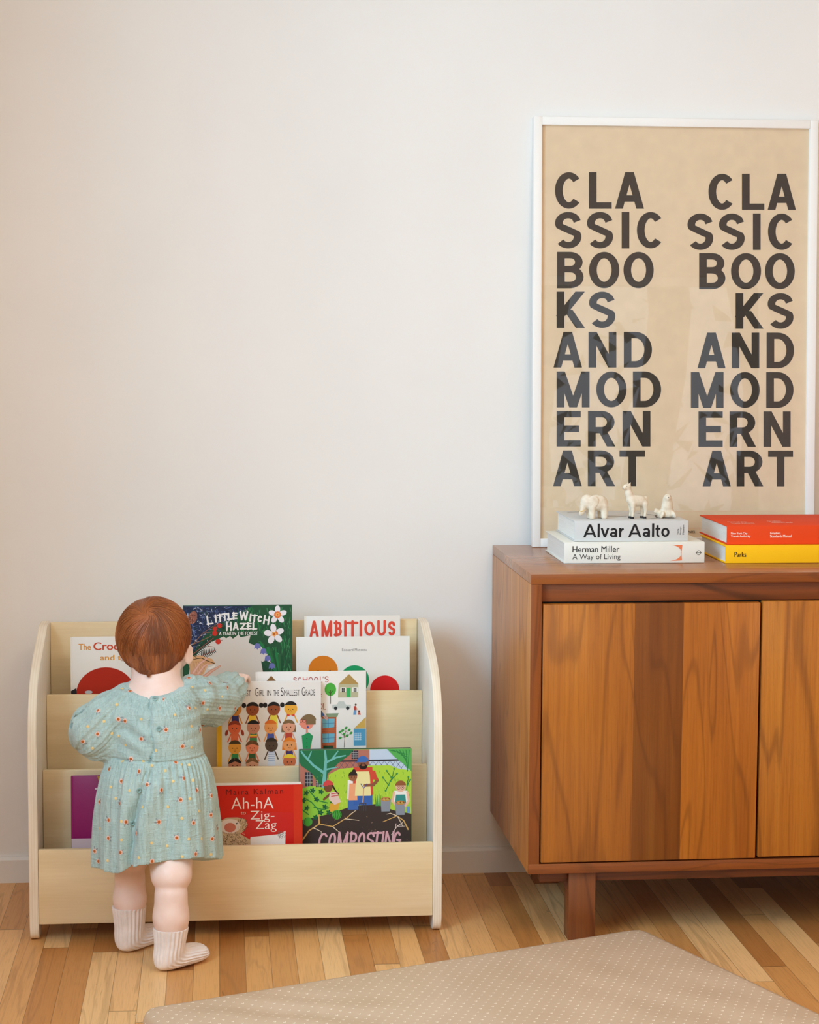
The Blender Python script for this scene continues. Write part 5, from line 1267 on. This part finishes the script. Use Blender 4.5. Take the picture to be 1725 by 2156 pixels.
# buttons
M_BTN = plain('shell button', (140, 172, 168), .22, .5)
for u, v in ((326.5, 1471), (334.5, 1534.5), (318.5, 1597), (292, 1664), (278, 1733)):
    p, n = on_dress(u, v)
    if p is None: continue
    rot = n.to_track_quat('Z', 'Y').to_matrix().to_4x4(); bm = bmesh.new()
    prof = [(0, .0004), (.0024, .0004), (.0031, .0013), (.0042, .0016), (.0050, .0010), (.0050, -.0004), (0, -.0004)]; rr = []
    for r_, z_ in prof: rr.append([bm.verts.new((r_ * math.cos(2 * PI * k / 20), r_ * math.sin(2 * PI * k / 20), z_)) for k in range(20)] if r_ else [bm.verts.new((0, 0, z_))])
    for a, b in zip(rr, rr[1:]):
        for k in range(20):
            f = [a[k % len(a)], b[k % len(b)], b[(k + 1) % len(b)], a[(k + 1) % len(a)]]; f = list(dict.fromkeys(f)); bm.faces.new(f)
    for sx in (-1, 1): bmesh.ops.create_uvsphere(bm, u_segments=8, v_segments=4, radius=.0007, matrix=Matrix.Translation((sx * .0012, 0, .0005)))
    hi = [f for f in bm.faces if all(abs(abs(v_.co.x) - .0012) < .0009 and abs(v_.co.y) < .0009 for v_ in f.verts) and len(f.verts) <= 4 and f.calc_area() < 4e-7]
    for f in hi: f.material_index = 1
    bm.transform(Matrix.Translation(p + n * .0012) @ rot)
    bm_obj('button', bm, [M_BTN, M_BLACK], dress, local=False)

# ------------------------------------------------------------------ ribbed socks
def catmull(a, b, c, d, t): return .5 * ((2 * b) + (-a + c) * t + (2 * a - 5 * b + 4 * c - d) * t * t + (-a + 3 * b - 3 * c + d) * t ** 3)
SOCK = np.array([  # top (s,z), bottom (s,z), half width
    (.0335, .0785, -.0345, .0785, .0335), (.0320, .068, -.033, .066, .0318), (.0300, .055, -.0315, .046, .0295), (.0300, .047, -.0335, .026, .0285), (.0335, .042, -.0300, .0085, .0275),
    (.0410, .0375, -.0120, .0012, .0280), (.0560, .0365, .0180, .0002, .0295), (.0720, .0335, .0500, .0002, .0305), (.0830, .0305, .0720, .0010, .0280), (.0895, .0245, .0860, .0045, .0210), (.0915, .0170, .0910, .0100, .0080)])
def sock(ax, hd, zt, tilt):
    """loft along shaft, heel and foot; ribs run with it"""
    P = []
    for i in range(len(SOCK) - 1):
        a, b, c, d = SOCK[max(i - 1, 0)], SOCK[i], SOCK[i + 1], SOCK[min(i + 2, len(SOCK) - 1)]
        for k in range(7): P.append(catmull(a, b, c, d, k / 7))
    P.append(SOCK[-1]); f = Vector((hd[0], hd[1], 0)); sd = Vector((hd[1], -hd[0], 0)); bm = bmesh.new(); rings = []; N = 144; R = 24
    for i, (ts, tz, bs, bz, w) in enumerate(P):
        sc = 1 + (zt / .0785 - 1) * min(1, tz / .0785) if True else 1
        T = Vector((ts, 0, tz * sc)); B = Vector((bs, 0, bz * (sc if bz > .02 else 1))); c = (T + B) / 2; ax2 = (T - B) / 2; ring = []
        for k in range(N):
            t = 2 * PI * k / N; rib = 1 + .038 * math.cos(R * t) * min(1, w / .02) * (1 if math.cos(t) > -.75 or tz > .046 else .25); loc = c + ax2 * math.cos(t) * rib; lat = w * math.sin(t) * rib
            z = max(loc.z, .0004); q = Vector((ax[0], ax[1], 0)) + f * loc.x + sd * lat + Vector((tilt[0] * z, tilt[1] * z, z)); ring.append(bm.verts.new(q))
        rings.append(ring)
    inner = [bm.verts.new(v.co + (Vector((ax[0] + tilt[0] * v.co.z, ax[1] + tilt[1] * v.co.z, v.co.z)) - v.co) * .09) for v in rings[0]]
    deep = [bm.verts.new(v.co + Vector((0, 0, -.012))) for v in inner]
    for a, b in [(deep, inner), (inner, rings[0])] + list(zip(rings, rings[1:])):
        for k in range(N): bm.faces.new((a[k], b[k], b[(k + 1) % N], a[(k + 1) % N]))
    bm.faces.new(rings[-1])
    bm_obj('sock', bm, M_SOCK, child, local=False, smooth=180)
sock((-.0985, -.6520), nz((.72, .69, 0))[:2], .082, (.05, .05)); sock((-.178, -.5260), nz((.62, .78, 0))[:2], .092, (-.03, -.03))

# ------------------------------------------------------------------ hair
CROWN = nz(np.array((.13, -.73, .67)))                          # whorl, in head axes (side, forward, up)
def hairline(n):
    """> 0 where hair grows; n = unit directions in head axes (N,3)"""
    s, f, u = n[:, 0], n[:, 1], n[:, 2]
    ang = np.arctan2(f, np.abs(s))                                  # -pi/2 back, 0 at the ear, pi/2 front
    lim = np.interp(ang, [-1.57, -1.2, -.75, -.35, -.05, .12, .30, .6, 1.0, 1.57], [-.975, -.945, -.90, -.85, -.64, -.14, -.22, .18, .46, .58])
    return u - lim
def surf(n, off): 
    return HC + (n * (np.array(CR) + off)) @ HR
F = Field(HC - .092, HC + .092, .0024)
x, y, z = F.X - HC[0], F.Y - HC[1], F.Z - HC[2]
s_ = HR[0][0] * x + HR[0][1] * y + HR[0][2] * z; f_ = HR[1][0] * x + HR[1][1] * y + HR[1][2] * z; u_ = z + 0 * s_
N_ = np.stack([(s_ / CR[0]), (f_ / CR[1]), (u_ / CR[2])], -1); N_ /= np.linalg.norm(N_, axis=-1, keepdims=True) + 1e-9
hl = hairline(N_.reshape(-1, 3)).reshape(s_.shape) * .07
outer = F.ell(HC, tuple(c + .0032 for c in CR), HR); inner = F.ell(HC, tuple(c - .004 for c in CR), HR)
F.D = np.maximum(-smin(-outer, hl.astype(np.float32), .004) if False else np.maximum(outer, -hl.astype(np.float32)), -inner)
V, Q = surface_net(F.D, F.lo, F.h, 2)
hv = [tuple(v) for v in V]; hf = [tuple(q) for q in Q]; hc = [lin((158, 86, 40))] * len(hf)
def tint(n):
    r = .5 + .22 * math.sin(9 * n[0] + 4 * n[2]) + .16 * math.sin(23 * n[0] - 11 * n[2] + 5 * n[1]) + random.uniform(-.16, .16)
    a, b = np.array((132, 70, 32)), np.array((216, 130, 66)); return lin(tuple(a + (b - a) * min(1, max(0, r))))
NS = 11000
for q in range(NS):
    n = RNG.normal(size=3); n /= np.linalg.norm(n)
    if hairline(n[None])[0] < .02: continue
    if n[1] > .55 and random.random() < .7: continue
    L = random.uniform(.040, .075); steps = 10; lift0 = random.uniform(.0026, .0046); P = []; sw = random.uniform(.25, .5); cur = n.copy()
    alive = True
    for k in range(steps + 1):
        t = k / steps; p = surf(cur, lift0 * (.75 + .5 * math.sin(PI * min(1, t * 1.1))) + (.0012 * random.random() if k == steps else 0)); P.append(p)
        d = cur * (cur @ CROWN) - CROWN; dl = np.linalg.norm(d); d = d / (dl + 1e-6)
        g = np.array((0, 0, -1.0)) + cur * cur[2]; tw = np.cross(cur, CROWN); tw = tw / (np.linalg.norm(tw) + 1e-6)
        near = math.exp(-(dl / .45) ** 2)
        dirn = d * (1.0) + g * .75 + tw * (.15 + .9 * near)
        if cur[1] < -.5 and cur[2] < -.35: dirn = dirn + np.array((.13 - cur[0], 0, 0)) * .9
        if cur[0] > .45 and cur[1] > -.2: dirn = dirn + np.array((0, .5, 0))
        dirn -= cur * (dirn @ cur); dirn /= np.linalg.norm(dirn) + 1e-9
        h = hairline(cur[None])[0]
        if h < -.02: break
        cur = cur + dirn * (L / steps) / .072; cur /= np.linalg.norm(cur)
    if len(P) < 4: continue
    c = tint(n); r0 = random.uniform(.00022, .00042); i0 = len(hv); m = len(P)
    for k, p in enumerate(P):
        tg = nz(P[min(k + 1, m - 1)] - P[max(k - 1, 0)]); o_ = nz(p - HC); sd = np.cross(tg, o_); r = r0 * (1 - .8 * (k / (m - 1)) ** 2)
        for a in (0, 2.094, 4.189): hv.append(tuple(p + (o_ * math.cos(a) + sd * math.sin(a)) * r))
    for k in range(m - 1):
        for a in range(3): hf.append((i0 + k * 3 + a, i0 + k * 3 + (a + 1) % 3, i0 + k * 3 + 3 + (a + 1) % 3, i0 + k * 3 + 3 + a)); hc.append(c)
# the little tail at the nape
tip = np.array(at_y(312, 1423, -.588)); 
for q in range(2600):
    xo = random.uniform(-.048, .048); d_ = np.array((xo / .062, -.80, -random.uniform(.25, .62))); n = nz(np.array((HS @ d_, HF @ d_, d_[2]))); p0 = surf(n, .0028 + .0012 * random.random()); c = tint(n); i0 = len(hv); r0 = .00034; m = 8
    e = np.array((-.1275 + xo * .93, -.530 - math.sqrt(max(.0001, .0462 ** 2 - xo * xo)) - .0008 - .0015 * random.random(), .5665 + .016 * (xo / .047) ** 2 + random.uniform(-.001, .0045))); mid = (p0 + e) / 2 + np.array((xo * .12, -.0045, -.002))
    P = [p0 * (1 - t) ** 2 + mid * 2 * t * (1 - t) + e * t * t for t in np.linspace(0, 1, m)]
    for k, p in enumerate(P):
        tg = nz(P[min(k + 1, m - 1)] - P[max(k - 1, 0)]); o_ = np.array((0, -1., 0)); sd = np.cross(tg, o_); r = r0 * (1 - .8 * (k / (m - 1)) ** 2)
        for a in (0, 2.094, 4.189): hv.append(tuple(p + (o_ * math.cos(a) + sd * math.sin(a)) * r))
    for k in range(m - 1):
        for a in range(3): hf.append((i0 + k * 3 + a, i0 + k * 3 + (a + 1) % 3, i0 + k * 3 + 3 + (a + 1) % 3, i0 + k * 3 + 3 + a)); hc.append(c)
for q in range(420):
    n = nz(np.array((.16 + random.gauss(0, .07), -.70 + random.gauss(0, .03), -.66 + random.gauss(0, .05)))); p0 = surf(n, .003); c = tint(n); i0 = len(hv); r0 = .00042
    e = tip + RNG.normal(size=3) * np.array((.0012, .001, .0016)); mid = (p0 + e) / 2 + np.array((0, -.003, -.004)); m = 7
    P = [p0 * (1 - t) ** 2 + mid * 2 * t * (1 - t) + e * t * t for t in np.linspace(0, 1, m)]
    for k, p in enumerate(P):
        tg = nz(P[min(k + 1, m - 1)] - P[max(k - 1, 0)]); o_ = np.array((0, -1., 0)); sd = np.cross(tg, o_); r = r0 * (1 - .8 * (k / (m - 1)) ** 2)
        for a in (0, 2.094, 4.189): hv.append(tuple(p + (o_ * math.cos(a) + sd * math.sin(a)) * r))
    for k in range(m - 1):
        for a in range(3): hf.append((i0 + k * 3 + a, i0 + k * 3 + (a + 1) % 3, i0 + k * 3 + 3 + (a + 1) % 3, i0 + k * 3 + 3 + a)); hc.append(c)
me = bpy.data.meshes.new('hair'); me.from_pydata(hv, [], hf); at = me.color_attributes.new('Col', 'FLOAT_COLOR', 'CORNER')
lt = np.empty(len(me.polygons), np.int32); me.polygons.foreach_get('loop_total', lt)
at.data.foreach_set('color', np.repeat(np.array(hc, np.float32), lt, 0).ravel())
link_mesh('hair', me, M_HAIR, child, local=False, smooth=180)
# ------------------------------------------------------------------ garden beyond the window behind the camera (it shows only in the poster glass)
bm = bmesh.new()
for tx, ty, r in ((2.25, -9.2, .16), (3.3, -10.5, .2), (1.0, -11.5, .18), (4.6, -12.5, .22)):
    for k in range(8):
        z0, z1 = -.2 + k * .5, -.2 + (k + 1) * .5; o = .12 * math.sin(k * .9 + tx); o2 = .12 * math.sin((k + 1) * .9 + tx)
        a = [bm.verts.new((tx + o + r * math.cos(2 * PI * j / 14) * (1 - .04 * k), ty + r * math.sin(2 * PI * j / 14), z0)) for j in range(14)]
        b = [bm.verts.new((tx + o2 + r * math.cos(2 * PI * j / 14) * (1 - .04 * (k + 1)), ty + r * math.sin(2 * PI * j / 14), z1)) for j in range(14)]
        for j in range(14): bm.faces.new((a[j], a[(j + 1) % 14], b[(j + 1) % 14], b[j]))
for k in range(900):
    p = Vector((random.uniform(-1, 7), random.uniform(-15, -11), random.uniform(-.1, 1.7) if k % 3 else random.uniform(1.8, 4.5))); d = .12
    q = [p + Vector((random.uniform(-d, d), random.uniform(-d, d), random.uniform(-d, d))) for _ in range(4)]
    f = bm.faces.new([bm.verts.new(x) for x in q]); f.material_index = 1
bm_obj('garden_planting', bm, [M_BARK, M_LEAF], kind='stuff')
bpy.data.objects['garden_planting']['label'] = 'garden trees and shrubs outside, mirrored in the poster glass'; bpy.data.objects['garden_planting']['category'] = 'plants'
